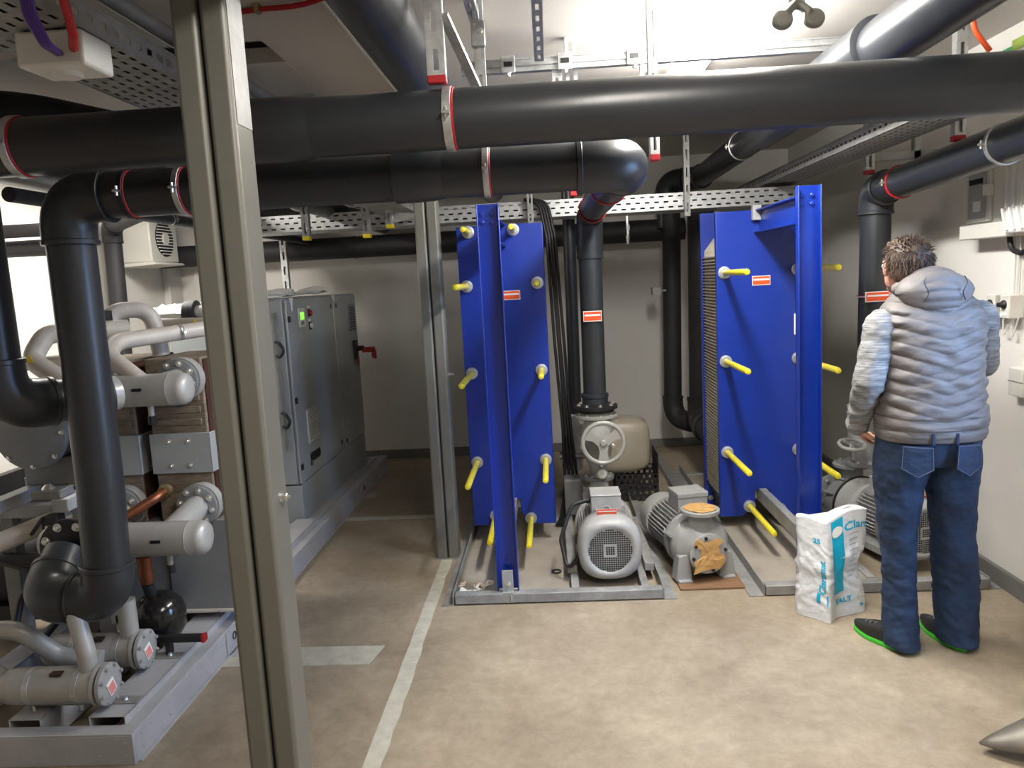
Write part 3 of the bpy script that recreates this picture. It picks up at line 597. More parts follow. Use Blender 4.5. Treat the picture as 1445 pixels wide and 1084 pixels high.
# ------------------------------------------------------------------ blue plate heat exchangers
def make_hx(x0, name, label, full=False, red_at=None, long_left=0.0):
    w = .51; cx = x0+w/2; Y0 = 4.60
    t = thing(name, label, 'heat exchanger', (cx, 4.4, 0))
    # pressure plate with a notch for the lower bar
    poly = [(x0, .125), (cx-.12, .125), (cx-.045, .20), (cx-.045, .285), (cx+.045, .285), (cx+.045, .20), (cx+.12, .125), (x0+w, .125), (x0+w, 1.95), (x0, 1.95)]
    MB(t).prism(poly, (0, Y0, 0), (1, 0, 0), (0, 0, 1), (0, .035, 0)).build('pressure_plate', 'blue', t, bevel=.003)
    poly2 = [(x0, .18), (x0+w, .18), (x0+w, 1.98), (x0, 1.98)]
    fr = MB(t).prism(poly2, (0, 5.05, 0), (1, 0, 0), (0, 0, 1), (0, .04, 0)).build('frame_plate', 'blue', t, bevel=.003)
    for xx in (x0, x0+w-.06): MB(t).box(xx, xx+.06, 5.03, 5.10, .012, .2).build('foot', 'blue', t, bevel=.003)
    bolt(t, (x0+.03, 5.03, .12), (0, -1, 0), .012, .01)
    # gasketed channel plates
    N = 46
    for k in range(N):
        y = 4.645+k*(5.04-4.645)/N
        sh = .004*(k % 2)
        p = MB(t).prism([(x0+.018+sh, .22), (x0+w-.018-sh, .22), (x0+w-.018-sh, 1.74), (x0+w-.08, 1.82), (x0+.08, 1.82), (x0+.018+sh, 1.74)], (0, y, 0), (1, 0, 0), (0, 0, 1), (0, .0065, 0))
        p.build('channel_plate', 'plates', t, smooth=False)
    # horizontal corrugation edge strips seen from the side
    b = MB(t)
    for k in range(75):
        z = .25+k*.0195; b.box(x0+.008, x0+.022, 4.645, 5.04, z, z+.008)
    b.build('corrugation', 'plates', t, smooth=False)['kind'] = 'stuff'
    # tightening bolts
    ys = [(.045, 1.60), (.045, 1.08), (.045, .53), (w-.045, 1.60), (w-.045, 1.08), (w-.045, .53), (w*.66, 1.915), (w*.14 if not full else .24*w, 1.915), (w*.34, .19), (w*.70, .165)]
    for i, (dx, z) in enumerate(ys):
        L = .50 + (long_left if i < 3 else 0) - (.22 if z > 1.8 else 0) - (.25 if (i in (3,)) else 0) - (.18 if i == 4 else 0)
        if full: L = .52 if z < 1.8 else .58
        if full and i in (3, 4, 5): L = .64
        if full and i == 7: continue
        if (not full) and i == 8: dx, L = .14, .5
        x = x0+dx
        tb = MB(t).cyl((x, 5.12, z), (x, Y0-.03, z), .011, n=12).build('tightening_bolt', 'rod', t)
        MB(t).lathe((x, Y0-.001, z), (0, -1, 0), [(0, .033), (.006, .036), (.014, .036), (.016, .028), (.026, .027)], 24).build('washer', 'galv', tb)
        MB(t).lathe((x, Y0-.02, z), (0, -1, 0), [(0, .0172), (L-.02, .0172), (L-.008, .0145), (L-.004, .006)], 16).build('yellow_sleeve', 'yellow', tb)
        MB(t).cyl((x, 5.10, z), (x, 5.13, z), .022, n=6).build('end_nut', 'galv', tb)
    # carrying bar (I section) and lower bar
    b = MB(t); zc = 1.885
    b.box(cx-.035, cx+.035, 3.80, Y0+.0, zc+.058, zc+.066).box(cx-.035, cx+.035, 3.80, Y0+.0, zc-.066, zc-.058).box(cx-.006, cx+.006, 3.80, Y0, zc-.06, zc+.06)
    b.build('carrying_bar', 'blue', t, bevel=.002)
    MB(t).box(cx-.05, cx+.0, 4.56, 4.60, 1.89, 1.975).build('roller_bracket', 'machine', t, bevel=.004)
    MB(t).box(cx-.022, cx+.022, 3.80, 5.05, .215, .295).build('guide_bar', 'frame', t, bevel=.003)
    # support column: channel open to the front with flanges
    b = MB(t); X0, X1 = cx-.055, cx+.055
    b.box(X0, X1, 3.775, 3.785, .055, 1.99).box(X0, X0+.007, 3.735, 3.785, .055, 1.99).box(X1-.007, X1, 3.735, 3.785, .055, 1.99)
    b.build('support_column', 'blue', t, bevel=.0025)
    for dx in (-.03, .02):
        for z in (1.905, 1.945): bolt(t, (cx+dx, 3.775, z), (0, -1, 0), .010, .008, 'blue')
    for z in (.19, .225): bolt(t, (cx, 3.775, z), (0, -1, 0), .010, .006, 'blue')
    f = MB(t).box(cx-.028, cx+.028, 3.722, 3.732, .055, .17).box(cx-.028, cx+.028, 3.70, 3.735, .055, .062).build('foot_bracket', 'machine', t, bevel=.002)
    bolt(f, (cx+.003, 3.722, .10), (0, -1, 0), .010, .010)
    if red_at: label_plate(t, red_at, (1, 0, 0), (0, 0, 1), .105, .055, (0, -1, 0))
    return t
h1 = make_hx(-.532, 'plate_heat_exchanger', 'blue plate heat exchanger on the left, seen almost head on', False, (-.225, 4.6, 1.535), .07)
h2 = make_hx(.98, 'plate_heat_exchanger', 'blue plate heat exchanger on the right with its plate pack visible', True, (1.238, 4.6, 1.545))
MB(h2).box(1.425, 1.475, 4.593, 4.60, 1.22, 1.34).build('paper_label', 'white_label', h2, smooth=False)

# ------------------------------------------------------------------ floor frames
t = thing('steel_skid', 'grey steel base frame under the left heat exchanger and running pump', 'frame', (0, 3.7, 0))
def angle_rail(t, xw, xf, y0, y1, h=.062, m='frame'):
    b = MB(t); a, c = min(xw, xf), max(xw, xf); s = 1 if xf > xw else -1
    b.box(a, c, y0, y1, 0, .006).box(min(xw, xw+s*.006), max(xw, xw+s*.006), y0, y1, .006, h)
    return b.build('angle_rail', m, t, bevel=.0015)
angle_rail(t, -.555, -.617, 3.70, 5.75); angle_rail(t, .500, .568, 3.70, 5.75)
MB(t).box(-.549, .50, 3.70, 3.76, .006, .055).build('front_beam', 'frame', t, bevel=.004)
MB(t).box(-.549, .50, 5.6, 5.66, .006, .055).build('rear_beam', 'frame', t, bevel=.004)
MB(t).box(.045, .085, 3.76, 5.6, .006, .055).build('middle_beam', 'frame', t, bevel=.003); MB(t).box(.40, .44, 3.76, 5.6, .006, .055).build('middle_beam', 'frame', t, bevel=.003)
MB(t).box(-.54, .045, 3.76, 5.6, .002, .012).build('drip_plate', 'drip', t, smooth=False)
MB(t).cyl((-.26, 3.70, .05), (-.26, 3.695, .02), .005, n=8).build('bolt_end', 'chrome', t)
for x in (.03, .44):
    MB(t).box(x, x+.05, 3.95, 4.75, .055, .10).build('motor_rail', 'frame', t, bevel=.003)
t = thing('steel_skid', 'grey steel base frame under the right heat exchanger, behind the white sack', 'frame', (1.5, 3.7, 0))
angle_rail(t, 1.0, .925, 3.70, 6.2); angle_rail(t, 2.08, 2.14, 3.70, 6.2)
MB(t).box(1.006, 2.08, 3.70, 3.76, .004, .055).build('front_beam', 'frame', t, bevel=.004); MB(t).box(1.006, 2.08, 5.9, 5.96, .004, .055).build('rear_beam', 'frame', t, bevel=.004)
MB(t).box(1.006, 1.52, 3.76, 5.9, .042, .052).build('drip_plate', 'drip', t, smooth=False)
MB(t).box(1.52, 1.56, 3.76, 5.9, .004, .06).build('middle_beam', 'frame', t, bevel=.003)
t = thing('floor_rail', 'long steel floor rail behind the spare pump leading to the back wall', 'rail', (.93, 6, 0)); angle_rail(t, .85, .93, 4.9, 7.0, .05)
t = thing('crumpled_paper', 'crumpled beige paper scraps on the frame beside the left blue column', 'paper', (-.46, 3.85, .012))
for k in range(16):
    b = MB(t); c = Vector((-.46+random.uniform(-.075, .085), 3.83+random.uniform(-.04, .05), .024+random.uniform(0, .03))); s = random.uniform(.018, .034)
    vs = [c+Vector((random.uniform(-s, s), random.uniform(-s, s), random.uniform(-.5*s, .8*s))) for _ in range(7)]
    b.add(vs, [(0, 1, 2), (1, 2, 3), (2, 3, 4), (3, 4, 5), (4, 5, 6), (0, 2, 5), (1, 4, 6)]); b.build('scrap', 'cardboard' if k % 2 else 'white_label', t, smooth=False, solid=.001)
t = thing('rubber_ring', 'small black rubber ring lying between the left column and motor', 'ring', (-.03, 4.08, .016)); MB(t).torus((-.03, 4.08, .017), (0, 0, 1), .024, .005, 24, 8).build('ring', 'black', t)

# ------------------------------------------------------------------ motor pumps
def se(a, p):  # superellipse
    c, s = math.cos(a), math.sin(a); return (math.copysign(abs(c)**(2/p), c), math.copysign(abs(s)**(2/p), s))
def grille(b, c, R, n, y, hole=.85):
    g = 2*R/n
    for i in range(n):
        for j in range(n):
            x0 = -R+i*g; z0 = -R+j*g; cxx, czz = x0+g/2, z0+g/2; d = math.hypot(cxx, czz)
            if d > R*1.0: continue
            h = g*hole/2; solid = max(abs(cxx), abs(czz)) < g*2.6 and max(abs(cxx), abs(czz)) > g*2.0
            P = lambda a, e: (c[0]+a, y, c[2]+e)
            if solid or d > R*.97: b.add([P(x0, z0), P(x0+g, z0), P(x0+g, z0+g), P(x0, z0+g)], [(0, 1, 2, 3)]); continue
            o = [(x0, z0), (x0+g, z0), (x0+g, z0+g), (x0, z0+g)]; q = [(cxx-h, czz-h), (cxx+h, czz-h), (cxx+h, czz+h), (cxx-h, czz+h)]
            b.add([P(*k) for k in o+q], [(0, 1, 5, 4), (1, 2, 6, 5), (2, 3, 7, 6), (3, 0, 4, 7)])
    return b
def motor(t, R=.16, L=.46, box_y=.30):
    """local frame: fan cover at y=0 facing -y, shaft end at y=L; axis at z=0"""
    n = 64
    def ring(y, r, p): return [(r*se(2*PI*j/n, p)[0], y, r*se(2*PI*j/n, p)[1]) for j in range(n)]
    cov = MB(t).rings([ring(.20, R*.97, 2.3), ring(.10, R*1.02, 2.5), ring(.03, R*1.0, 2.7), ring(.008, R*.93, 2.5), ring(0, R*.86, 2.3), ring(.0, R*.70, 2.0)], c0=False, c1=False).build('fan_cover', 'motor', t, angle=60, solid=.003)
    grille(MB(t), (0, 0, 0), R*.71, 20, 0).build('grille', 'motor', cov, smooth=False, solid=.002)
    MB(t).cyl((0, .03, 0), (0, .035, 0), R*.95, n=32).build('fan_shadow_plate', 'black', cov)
    fan = MB(t)
    for k in range(7):
        a = 2*PI*k/7; e = Vector((math.cos(a), 0, math.sin(a))); fan.obox(Vector((0, .022, 0))+e*R*.4, e*R*.3, Vector((0, .01, 0)), Vector((-math.sin(a), 0, math.cos(a)))*.002)
    fan.cyl((0, .012, 0), (0, .03, 0), R*.16, n=16); fan.build('fan', 'black', cov, smooth=False)
    MB(t).cyl((0, .12, 0), (0, L, 0), R*.80, n=32).build('stator', 'motor', t)
    fins = MB(t); 
    for k in range(44):
        a = 2*PI*k/44
        if .36 < a/(PI) < .64: continue
        e = Vector((math.cos(a), 0, math.sin(a))); fins.obox(Vector((0, .10+(L-.16)/2+.04, 0))+e*R*.87, e*R*.09, Vector((0, (L-.14)/2, 0)), Vector((-math.sin(a), 0, math.cos(a)))*.0016)
    fins.build('cooling_fins', 'motor', t, smooth=False)
    MB(t).lathe((0, L-.05, 0), (0, 1, 0), [(0, R*.85), (.01, R*1.02), (.045, R*1.02), (.055, R*.8)], 36).build('end_shield', 'motor', t)
    for s in (-1, 1):
        MB(t).box(s*R*.62-.022, s*R*.62+.022, .16, L-.06, -R*1.12, -R*.55).build('motor_foot', 'motor', t, bevel=.004)
    bx = MB(t).box(-R*.5, R*.5, box_y-.085, box_y+.085, R*.80, R*1.42).build('terminal_box', 'motor', t, bevel=.006)
    MB(t).box(-R*.51, R*.51, box_y-.088, box_y+.088, R*1.42, R*1.47).build('box_lid', 'motor', bx, bevel=.004)
    for s in (-1, 1): bolt(bx, (s*R*.36, box_y-.085, R*1.0), (0, -1, 0), .007, .004, 'motor')
    e = MB(t).torus((0, box_y-.10, R*1.02), (0, 1, .1), .018, .006, 20, 8).build('lifting_eye', 'motor', t)
    return t
# centre pump unit
t = thing('pump_motor', 'grey motor pump with round grille in the left frame, under the handwheel', 'pump', (.255, 3.86, .205), local=True)
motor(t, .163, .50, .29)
label_plate(t, (-.005, .10, .178), (1, 0, 0), (0, -.25, 1), .11, .038, (0, -1, .25))
MB(t).lathe((0, .50, -.01), (0, 1, 0), [(0, .12), (.06, .10), (.12, .10), (.16, .11)], 32).build('lantern', 'motor', t)
MB(t).lathe((0, .66, -.03), (0, 1, 0), [(0, .10), (.03, .115), (.12, .115), (.19, .10), (.22, .07), (.34, .06)], 36).build('volute', 'motor', t)
MB(t).lathe((.0, .86, .0), (0, 1, 0), [(.14, .10), (.16, .10)], 28).build('suction_flange', 'motor', t)
MB(t).cyl((0, .84, .0), (.007, .97, .13), .065, .06, n=20).build('discharge_neck', 'motor', t)
MB(t).box(-.15, .15, .66, .84, -.145, -.10).build('pump_foot', 'motor', t, bevel=.004)
# motor supply cable
cb = arc_path([(.165, 4.13, .40), (.07, 4.10, .39), (.0, 4.02, .22), (.03, 3.93, .08), (.10, 3.93, .16), (.10, 4.0, .22), (.12, 4.25, .2)], .07, 8)
c_ = thing('power_cable', 'black cable looping from the terminal box beside the left motor', 'cable', (.05, 4, .2)); MB(c_).tube(cb, .011, 10).build('cable', 'black', c_)
MB(c_).cyl((.18, 4.13, .40), (.15, 4.13, .40), .018, n=12).build('gland', 'black', c_)
# valve with handwheel
t = thing('gate_valve', 'grey gate valve with large handwheel on top of the centre pump', 'valve', (.262, 4.83, .5))
X, Yv = .262, 4.84
flange(t, (X, Yv, .345), (0, 0, 1), .10, .022, 'machine_d', 8, .008)
MB(t).lathe((X, Yv, .33), (0, 0, 1), [(0, .07), (.03, .055), (.08, .055), (.16, .085), (.30, .105), (.38, .11), (.42, .10), (.45, .10)], 32).build('valve_body', 'header', t)
flange(t, (X, Yv, .745), (0, 0, 1), .137, .02, 'header', 8, .009)
MB(t).cyl((X, Yv, .757), (X, Yv, .772), .10, n=28).build('spacer', 'header', t)
MB(t).cyl((X, Yv, .772), (X, Yv, .790), .115, n=28).build('gasket', 'black', t)
flange(t, (X, Yv, .802), (0, 0, 1), .137, .024, 'black', 8, .010)
MB(t).lathe((X, Yv, .62), (0, -1, 0), [(0, .09), (.10, .085), (.13, .05), (.19, .03), (.22, .022)], 24).build('bonnet', 'header', t)
for sx in (-.095, .095):
    for z in (.56, .72): bolt(t, (X+sx, Yv-.07, z), (0, -1, 0), .012, .012)
cw = Vector((.283, 4.56, .625)); ax_ = Vector((.0, -1, .0))
wheel = MB(t).torus(cw, ax_, .123, .0135, 48, 12).build('handwheel', 'header', t)
b = MB(t); b.lathe(cw-ax_*.02, ax_, [(0, .022), (.035, .022), (.04, .016)], 20)
for k in range(3):
    a = math.radians(-90+120*k); e = Vector((math.cos(a), 0, math.sin(a))); s = Vector((-math.sin(a), 0, math.cos(a)))
    ps = [cw+e*.018+s*.030, cw+e*.06+s*.020, cw+e*.118+s*.034, cw+e*.118-s*.034, cw+e*.06-s*.020, cw+e*.018-s*.030]
    b.add([p-ax_*.006 for p in ps]+[p+ax_*.006 for p in ps], [(0, 1, 2, 3, 4, 5), (11, 10, 9, 8, 7, 6)]+[(i, (i+1) % 6, (i+1) % 6+6, i+6) for i in range(6)])
b.build('spokes', 'header', wheel, bevel=.002)
MB(t).cyl(cw-ax_*.005, cw-ax_*.12, .012, n=12).build('stem', 'chrome', t)
g = MB(t).lathe((.277, 4.72, .40), (0, -1, 0), [(0, .030), (.025, .035), (.030, .035), (.031, .029)], 28).build('pressure_gauge', 'machine', t)
MB(t).cyl((.277, 4.6885, .40), (.277, 4.688, .40), .027, n=24).build('dial', 'glass', g); MB(t).beam((.277, 4.687, .40), (.290, 4.687, .405), .003, .001, (0, 0, 1)).build('needle', 'black', g)
MB(t).cyl((.277, 4.73, .43), (.277, 4.76, .46), .010, n=10).build('gauge_pipe', 'machine', t)

# right pump unit behind the man
rz = math.radians(14)
t = thing('pump_motor', 'grey motor pump on the right frame, seen between the legs of the man', 'pump', (1.885, 3.93, .215), local=True, rz=rz)
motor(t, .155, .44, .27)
label_plate(t, (.02, .09, .170), (1, 0, 0), (0, -.25, 1), .12, .03, (0, -1, .25))
MB(t).lathe((0, .44, 0), (0, 1, 0), [(0, .12), (.04, .11), (.07, .165), (.10, .165)], 36).build('lantern', 'motor', t)
MB(t).lathe((0, .54, 0), (0, 1, 0), [(0, .17), (.006, .172), (.016, .17)], 36).build('black_seal', 'black', t)
MB(t).lathe((0, .555, 0), (0, 1, 0), [(0, .165), (.05, .16), (.12, .14), (.16, .085), (.22, .075)], 36).build('volute', 'machine_d', t)
for k in range(6):
    a = PI/2+.5+k*PI/5; e = Vector((math.cos(a), 0, math.sin(a))); MB(t).obox(Vector((0, .62, 0))+e*.15, e*.025, Vector((0, .05, 0)), Vector((-math.sin(a), 0, math.cos(a)))*.005).build('rib', 'machine_d', t, smooth=False)
    bolt(t, Vector((0, .542, 0))+e*.145, (0, -1, 0), .010, .010, 'galv_dull')
flange(t, (0, .80, 0), (0, 1, 0), .125, .022, 'machine_d', 8, .010, .3, -1)
MB(t).cyl((0, .81, 0), (0, 1.75, 0), .078, n=28).build('suction_pipe', 'machine_d', t)
MB(t).cyl((0, .62, .08), (-.0, .62, .22), .075, .06, n=24).build('discharge_neck', 'machine_d', t)
flange(t, (0, .62, .225), (0, 0, 1), .105, .02, 'machine_d', 8, .010, .2)
MB(t).box(-.14, .14, .15, .75, -.16, -.12).build('pump_foot', 'frame', t, bevel=.004)
t = thing('gate_valve', 'grey gate valve with horizontal handwheel beside the left sleeve of the man', 'valve', (1.79, 4.52, .7))
MB(t).lathe((1.785, 4.50, .45), (0, 0, 1), [(0, .06), (.05, .06), (.12, .08), (.24, .08), (.30, .06)], 28).build('valve_body', 'machine', t)
flange(t, (1.785, 4.48, .462), (0, 0, 1), .105, .022, 'machine_d', 8, .010, .0)
flange(t, (1.785, 4.42, .765), (0, 0, 1), .115, .022, 'machine', 8, .010, .3); flange(t, (1.785, 4.42, .80), (0, 0, 1), .115, .02, 'machine', 8, .010, .3)
hw = MB(t).torus((1.67, 4.36, .60), (0, -.25, 1), .068, .010, 32, 8).build('handwheel', 'machine', t)
b = MB(t); b.cyl((1.67, 4.36, .585), (1.67, 4.36, .615), .015, n=12)
for k in range(3):
    a = 2*PI*k/3; b.beam((1.67, 4.36, .60), (1.67+.066*math.cos(a), 4.36+.066*math.sin(a), .60+.0165*math.sin(a)), .014, .008, (0, 0, 1))
b.build('spokes', 'machine', hw); MB(t).cyl((1.67, 4.36, .60), (1.70, 4.42, .50), .012, n=10).build('stem', 'chrome', t)
t = thing('drain_valve', 'small black lever valve between the blue column and the right handwheel', 'valve', (1.60, 4.85, .5))
MB(t).cyl((1.585, 4.85, .33), (1.585, 4.85, .60), .011, n=10).build('body', 'galv_dull', t); MB(t).box(1.555, 1.60, 4.83, 4.86, .60, .66).build('lever', 'black', t, bevel=.004); MB(t).sphere((1.585, 4.85, .53), .022).build('ball', 'galv', t)

# spare pump with taped openings
d = Vector((.733-.605, 3.86-4.5, 0)).normalized(); ang = math.atan2(d.x, -d.y)
t = thing('spare_pump', 'unconnected grey pump with openings covered in brown tape', 'pump', (.765, 3.87, .165), local=True, rz=ang)
flange(t, (0, .01, 0), (0, 1, 0), .105, .02, 'machine', 0)
MB(t).cyl((0, -.002, 0), (0, .01, 0), .082, n=32).build('raised_face', 'machine', t)
MB(t).lathe((0, .02, 0), (0, 1, 0), [(0, .085), (.03, .10), (.06, .138), (.10, .158), (.15, .155), (.19, .12), (.20, .10)], 40).build('volute', 'machine', t)
MB(t).rings([[( .07*s*math.cos(2*PI*j/20)+ox, .115+.055*s*math.sin(2*PI*j/20), z) for j in range(20)] for s, ox, z in ((1.5, 0, .02), (1.25, 0, .09), (.95, .0, .14), (.85, 0, .19))]).build('discharge_neck', 'machine', t)
tf = MB(t).lathe((0, .115, .19), (0, 0, 1), [(0, .098), (.003, .102), (.019, .102), (.022, .098)], 36).build('top_flange', 'machine', t)
# tape patches: crumpled sheets
def patch(c, u, v, n_, poly, name, th=.0015):
    b = MB(t); c, u, v, n_ = map(V3, (c, u, v, n_)); K = len(poly); R = []
    for s in (1.0, .66, .33): R.append([c+(u*p[0]+v*p[1])*s+n_*random.uniform(.000, .006) for p in poly])
    b.rings(R, c0=False, c1=True); return b.build(name, 'tape', t, smooth=False, solid=th)
pl = [(-.075, .085), (-.055, .092), (-.03, .07), (.0, .068), (.03, .082), (.055, .085), (.075, .065), (.05, .045), (.055, .01), (.085, -.02), (.082, -.055), (.05, -.082), (.0, -.08), (-.05, -.088), (-.09, -.10), (-.078, -.06), (-.085, -.035), (-.05, -.01), (-.045, .03), (-.085, .055)]
patch((-.002, -.006, .0), (1, 0, 0), (0, 0, 1), (0, -1, 0), pl, 'tape_cover')
patch((0, .115, .213), (1, 0, 0), (0, 1, 0), (0, 0, 1), [(.085*(1+.1*math.sin(5*a))*math.cos(a), .085*(1+.08*math.cos(7*a))*math.sin(a)) for a in [2*PI*k/28 for k in range(28)]], 'tape_cover')
for k in range(8):
    a = .2+PI/4*k; MB(t).cyl((.088*math.cos(a), .001, .088*math.sin(a)), (.088*math.cos(a), -.0085, .088*math.sin(a)), .0085, n=12).build('bolt_hole', 'black', t)
for s in (-1, 1):
    MB(t).prism([(s*.10, -.01), (s*.145, -.02), (s*.165, -.150), (s*.075, -.150), (s*.085, -.06)], (0, .05, 0), (1, 0, 0), (0, 0, 1), (0, .07, 0)).build('pump_foot', 'machine', t, bevel=.004)
    MB(t).box(s*.12-.035, s*.12+.035, .02, .13, -.153, -.143).build('foot_pad', 'machine', t, bevel=.002)
MB(t).lathe((0, .22, 0), (0, 1, 0), [(0, .10), (.02, .15), (.035, .152), (.05, .15), (.055, .12), (.13, .115)], 36).build('lantern', 'machine', t)
for s in (-1, 1): MB(t).obox((s*.13, .19, .05), (.03, 0, -.02), (0, .05, 0), (.004, 0, .006)).build('rib', 'machine', t, smooth=False)
MB(t).cyl((0, .30, 0), (0, .70, 0), .105, n=28).build('stator', 'motor', t)
b = MB(t)
for k in range(36):
    a = 2*PI*k/36; e = Vector((math.cos(a), 0, math.sin(a)))
    b.obox(Vector((0, .48, 0))+e*.118, e*.014, Vector((0, .16, 0)), Vector((-math.sin(a), 0, math.cos(a)))*.0022)
b.build('cooling_fins', 'motor', t, smooth=False)
MB(t).lathe((0, .60, 0), (0, 1, 0), [(0, .140), (.13, .137), (.16, .12), (.165, .09)], 36).build('fan_cover', 'motor', t)
bx = MB(t).box(-.028, .145, .36, .52, .11, .205).build('terminal_box', 'machine', t, bevel=.005); MB(t).box(-.031, .148, .357, .523, .195, .225).build('box_lid', 'machine', bx, bevel=.004)
MB(t).cyl((.145, .46, .15), (.165, .46, .15), .014, n=12).build('cable_gland', 'black', t); bolt(bx, (.058, .357, .208), (0, -1, 0), .008, .003, 'machine')
w_ = thing('wooden_board', 'flat worn wooden board under the spare pump', 'board', (.75, 3.95, 0)); MB(w_).box(.60, .93, 3.80, 4.05, 0, .012).build('board', 'wood', w_, bevel=.002)

# canister and crate at the back
t = thing('plastic_canister', 'beige translucent plastic canister tipped behind the handwheel', 'canister', (.46, 5.5, .38)); 
def canister_ring(x, s):
    return [(x, 5.55+.17*s*se(2*PI*j/40, 4)[0], .40+.205*s*se(2*PI*j/40, 4)[1]) for j in range(40)]
o = MB(t).rings([canister_ring(x, s) for x, s in ((.26, .6), (.275, .80), (.30, .92), (.34, .99), (.42, 1.0), (.55, .97), (.62, .90), (.655, .80), (.67, .6))]).build('body', 'tank', t, angle=70)
MB(t).obox((.40, 5.47, .615), (.05, 0, .004), (0, .012, 0), (0, 0, .008)).build('handle', 'tank', t, bevel=.004)
c_ = thing('plastic_crate', 'black lattice crate propping up the canister', 'crate', (.62, 5.75, 0))
for y in (5.42, 5.72): MB(c_).slots((.42, y, .0), (.30, 0, 0), (0, 0, .20), 7, 5, .55, .55).build('side_panel', 'black', c_, smooth=False, solid=.005)
for x in (.42, .72): MB(c_).slots((x, 5.42, .0), (0, .30, 0), (0, 0, .34 if x > .5 else .2), 6, 7, .55, .55).build('side_panel', 'black', c_, smooth=False, solid=.005)
# black cables dropping behind the left exchanger
t = thing('cable_bundle', 'black cables dropping from the tray along the left exchanger edge', 'cable', (.03, 5.2, 1))
for k in range(4):
    x = .02+.018*k
    MB(t).tube(arc_path([(x-.16, 5.25, 2.15), (x-.06, 5.22, 2.12), (x-.02, 5.18, 1.9), (x+.01*(k % 2), 5.16, 1.2), (x+.03, 5.16, .6), (x+.03+.01*k, 5.14, .25), (x, 5.0, .04), (-.02+.014*k, 4.85, .03)], .15, 6), .011, 8).build('cable', 'black', t)
t = thing('valve_cluster', 'dark grey pipe pieces and valves low behind the left exchanger', 'valve', (.1, 5, .2))
MB(t).box(.04, .16, 4.95, 5.1, .06, .30).build('block', 'machine_d', t, bevel=.01); MB(t).cyl((.02, 5.2, .40), (.2, 5.2, .40), .02, n=12).cyl((.1, 5.2, .33), (.1, 5.2, .47), .014, n=10).build('cock', 'galv_dull', t)
MB(t).torus((.13, 5.15, .35), (1, 0, 0), .03, .006, 20, 6).build('ring', 'black', t)

# ------------------------------------------------------------------ chiller skid (left)
t = thing('chiller_skid', 'light grey steel base frame of the refrigeration unit at lower left', 'frame', (-2.3, 4, 0))
b = MB(t)
b.box(-1.542, -1.53, 2.4525, 6.75, 0, .110).box(-1.60, -1.53, 2.5005, 6.75, .110, .118).box(-1.53, -1.515, 2.46, 6.75, 0, .006)
b.build('side_channel', 'skid', t, bevel=.002)
MB(t).box(-3.1, -1.53, 2.44, 2.452, 0, .110).box(-3.1, -1.53, 2.44, 2.50, .110, .118).build('front_channel', 'skid', t, bevel=.002)
def hat(x0, x1, y0, y1, z0, z1, name='cross_channel'):
    bb = MB(t).box(x0, x1, y0, y1, z1-.004, z1).box(x0, x0+.004, y0, y1, z0, z1).box(x1-.004, x1, y0, y1, z0, z1); return bb.build(name, 'skid', t, bevel=.0015)
hat(-1.72, -1.585, 2.50, 4.8, .03, .150); hat(-2.02, -1.90, 2.50, 4.8, .03, .145); hat(-2.40, -2.28, 2.50, 4.8, .03, .145)
MB(t).box(-1.62, -1.60, 4.84, 6.7, .118, .128).box(-1.58, -1.565, 4.84, 6.7, .118, .126).build('cover_strip', 'skid', t, bevel=.002)
MB(t).box(-2.9, -1.545, 4.8, 6.75, .10, .110).build('deck_plate', 'skid', t, smooth=False)
for y in (2.50, 2.56, 2.70, 2.85):
    for z in (.035, .085): bolt(t, (-1.53, y, z), (1, 0, 0), .004, .002, 'skid', 'rivet')
for x in (-1.56, -1.66, -1.78):
    for z in (.035, .085): bolt(t, (x, 2.44, z), (0, -1, 0), .004, .002, 'skid', 'rivet')
for y in (3.22, 5.75):
    f = MB(t).box(-1.53, -1.43, y, y+.15, 0, .006).box(-1.53, -1.522, y, y+.15, 0, .11).box(-1.53, -1.43, y, y+.006, 0, .0061).build('anchor_foot', 'skid', t, bevel=.002)
    MB(t).torus((-1.52, y+.075, .07), (1, 0, 0), .016, .003, 20, 6).build('hole', 'black', f); bolt(f, (-1.47, y+.10, .006), (0, 0, 1), .008, .006)
for k, y in enumerate((2.58, 2.92, 3.4)): MB(t).box(-2.0+.02*k, -1.585, y, y+.05, .150, .156).build('support_strip', 'galv_dull', t, bevel=.0015)
bolt(t, (-1.64, 2.605, .156), (0, 0, 1), .009, .008); bolt(t, (-1.64, 2.945, .156), (0, 0, 1), .009, .008)

# control cabinet
cx0, cx1, cy0, cy1 = -2.45, -1.68, 4.84, 6.60
t = thing('control_cabinet', 'grey electrical control cabinet with green display on the chiller frame', 'cabinet', (-2.05, 5.7, .11))
MB(t).box(cx0, cx1, cy0, cy1, .11, .36).build('plinth', 'cabinet', t, bevel=.003)
MB(t).box(cx0, cx1-.012, cy0+.012, cy1, .365, 1.585).build('carcass', 'cabinet', t, bevel=.004)
dr = []
for (a, c_) in ((cy0+.004, 5.90), (5.925, cy1-.004)):
    dd = MB(t).box(cx1-.012, cx1+.006, a, c_, .372, 1.575).build('door', 'cabinet', t, bevel=.004); dr.append(dd)
MB(t).box(cx0, cx1-.02, cy0-.006, cy0+.012, .372, 1.575).build('end_panel', 'cabinet', t, bevel=.004)
d0 = dr[0]; Xf = cx1+.006
MB(t).box(Xf, Xf+.008, 5.06, 5.19, 1.385, 1.515).build('display_bezel', 'offwhite', d0, bevel=.003)
MB(t).box(Xf+.008, Xf+.010, 5.085, 5.155, 1.435, 1.485).build('display', 'lightgreen', d0, smooth=False); MB(t).box(Xf+.008, Xf+.010, 5.09, 5.15, 1.40, 1.425).build('key_row', 'machine_d', d0, smooth=False)
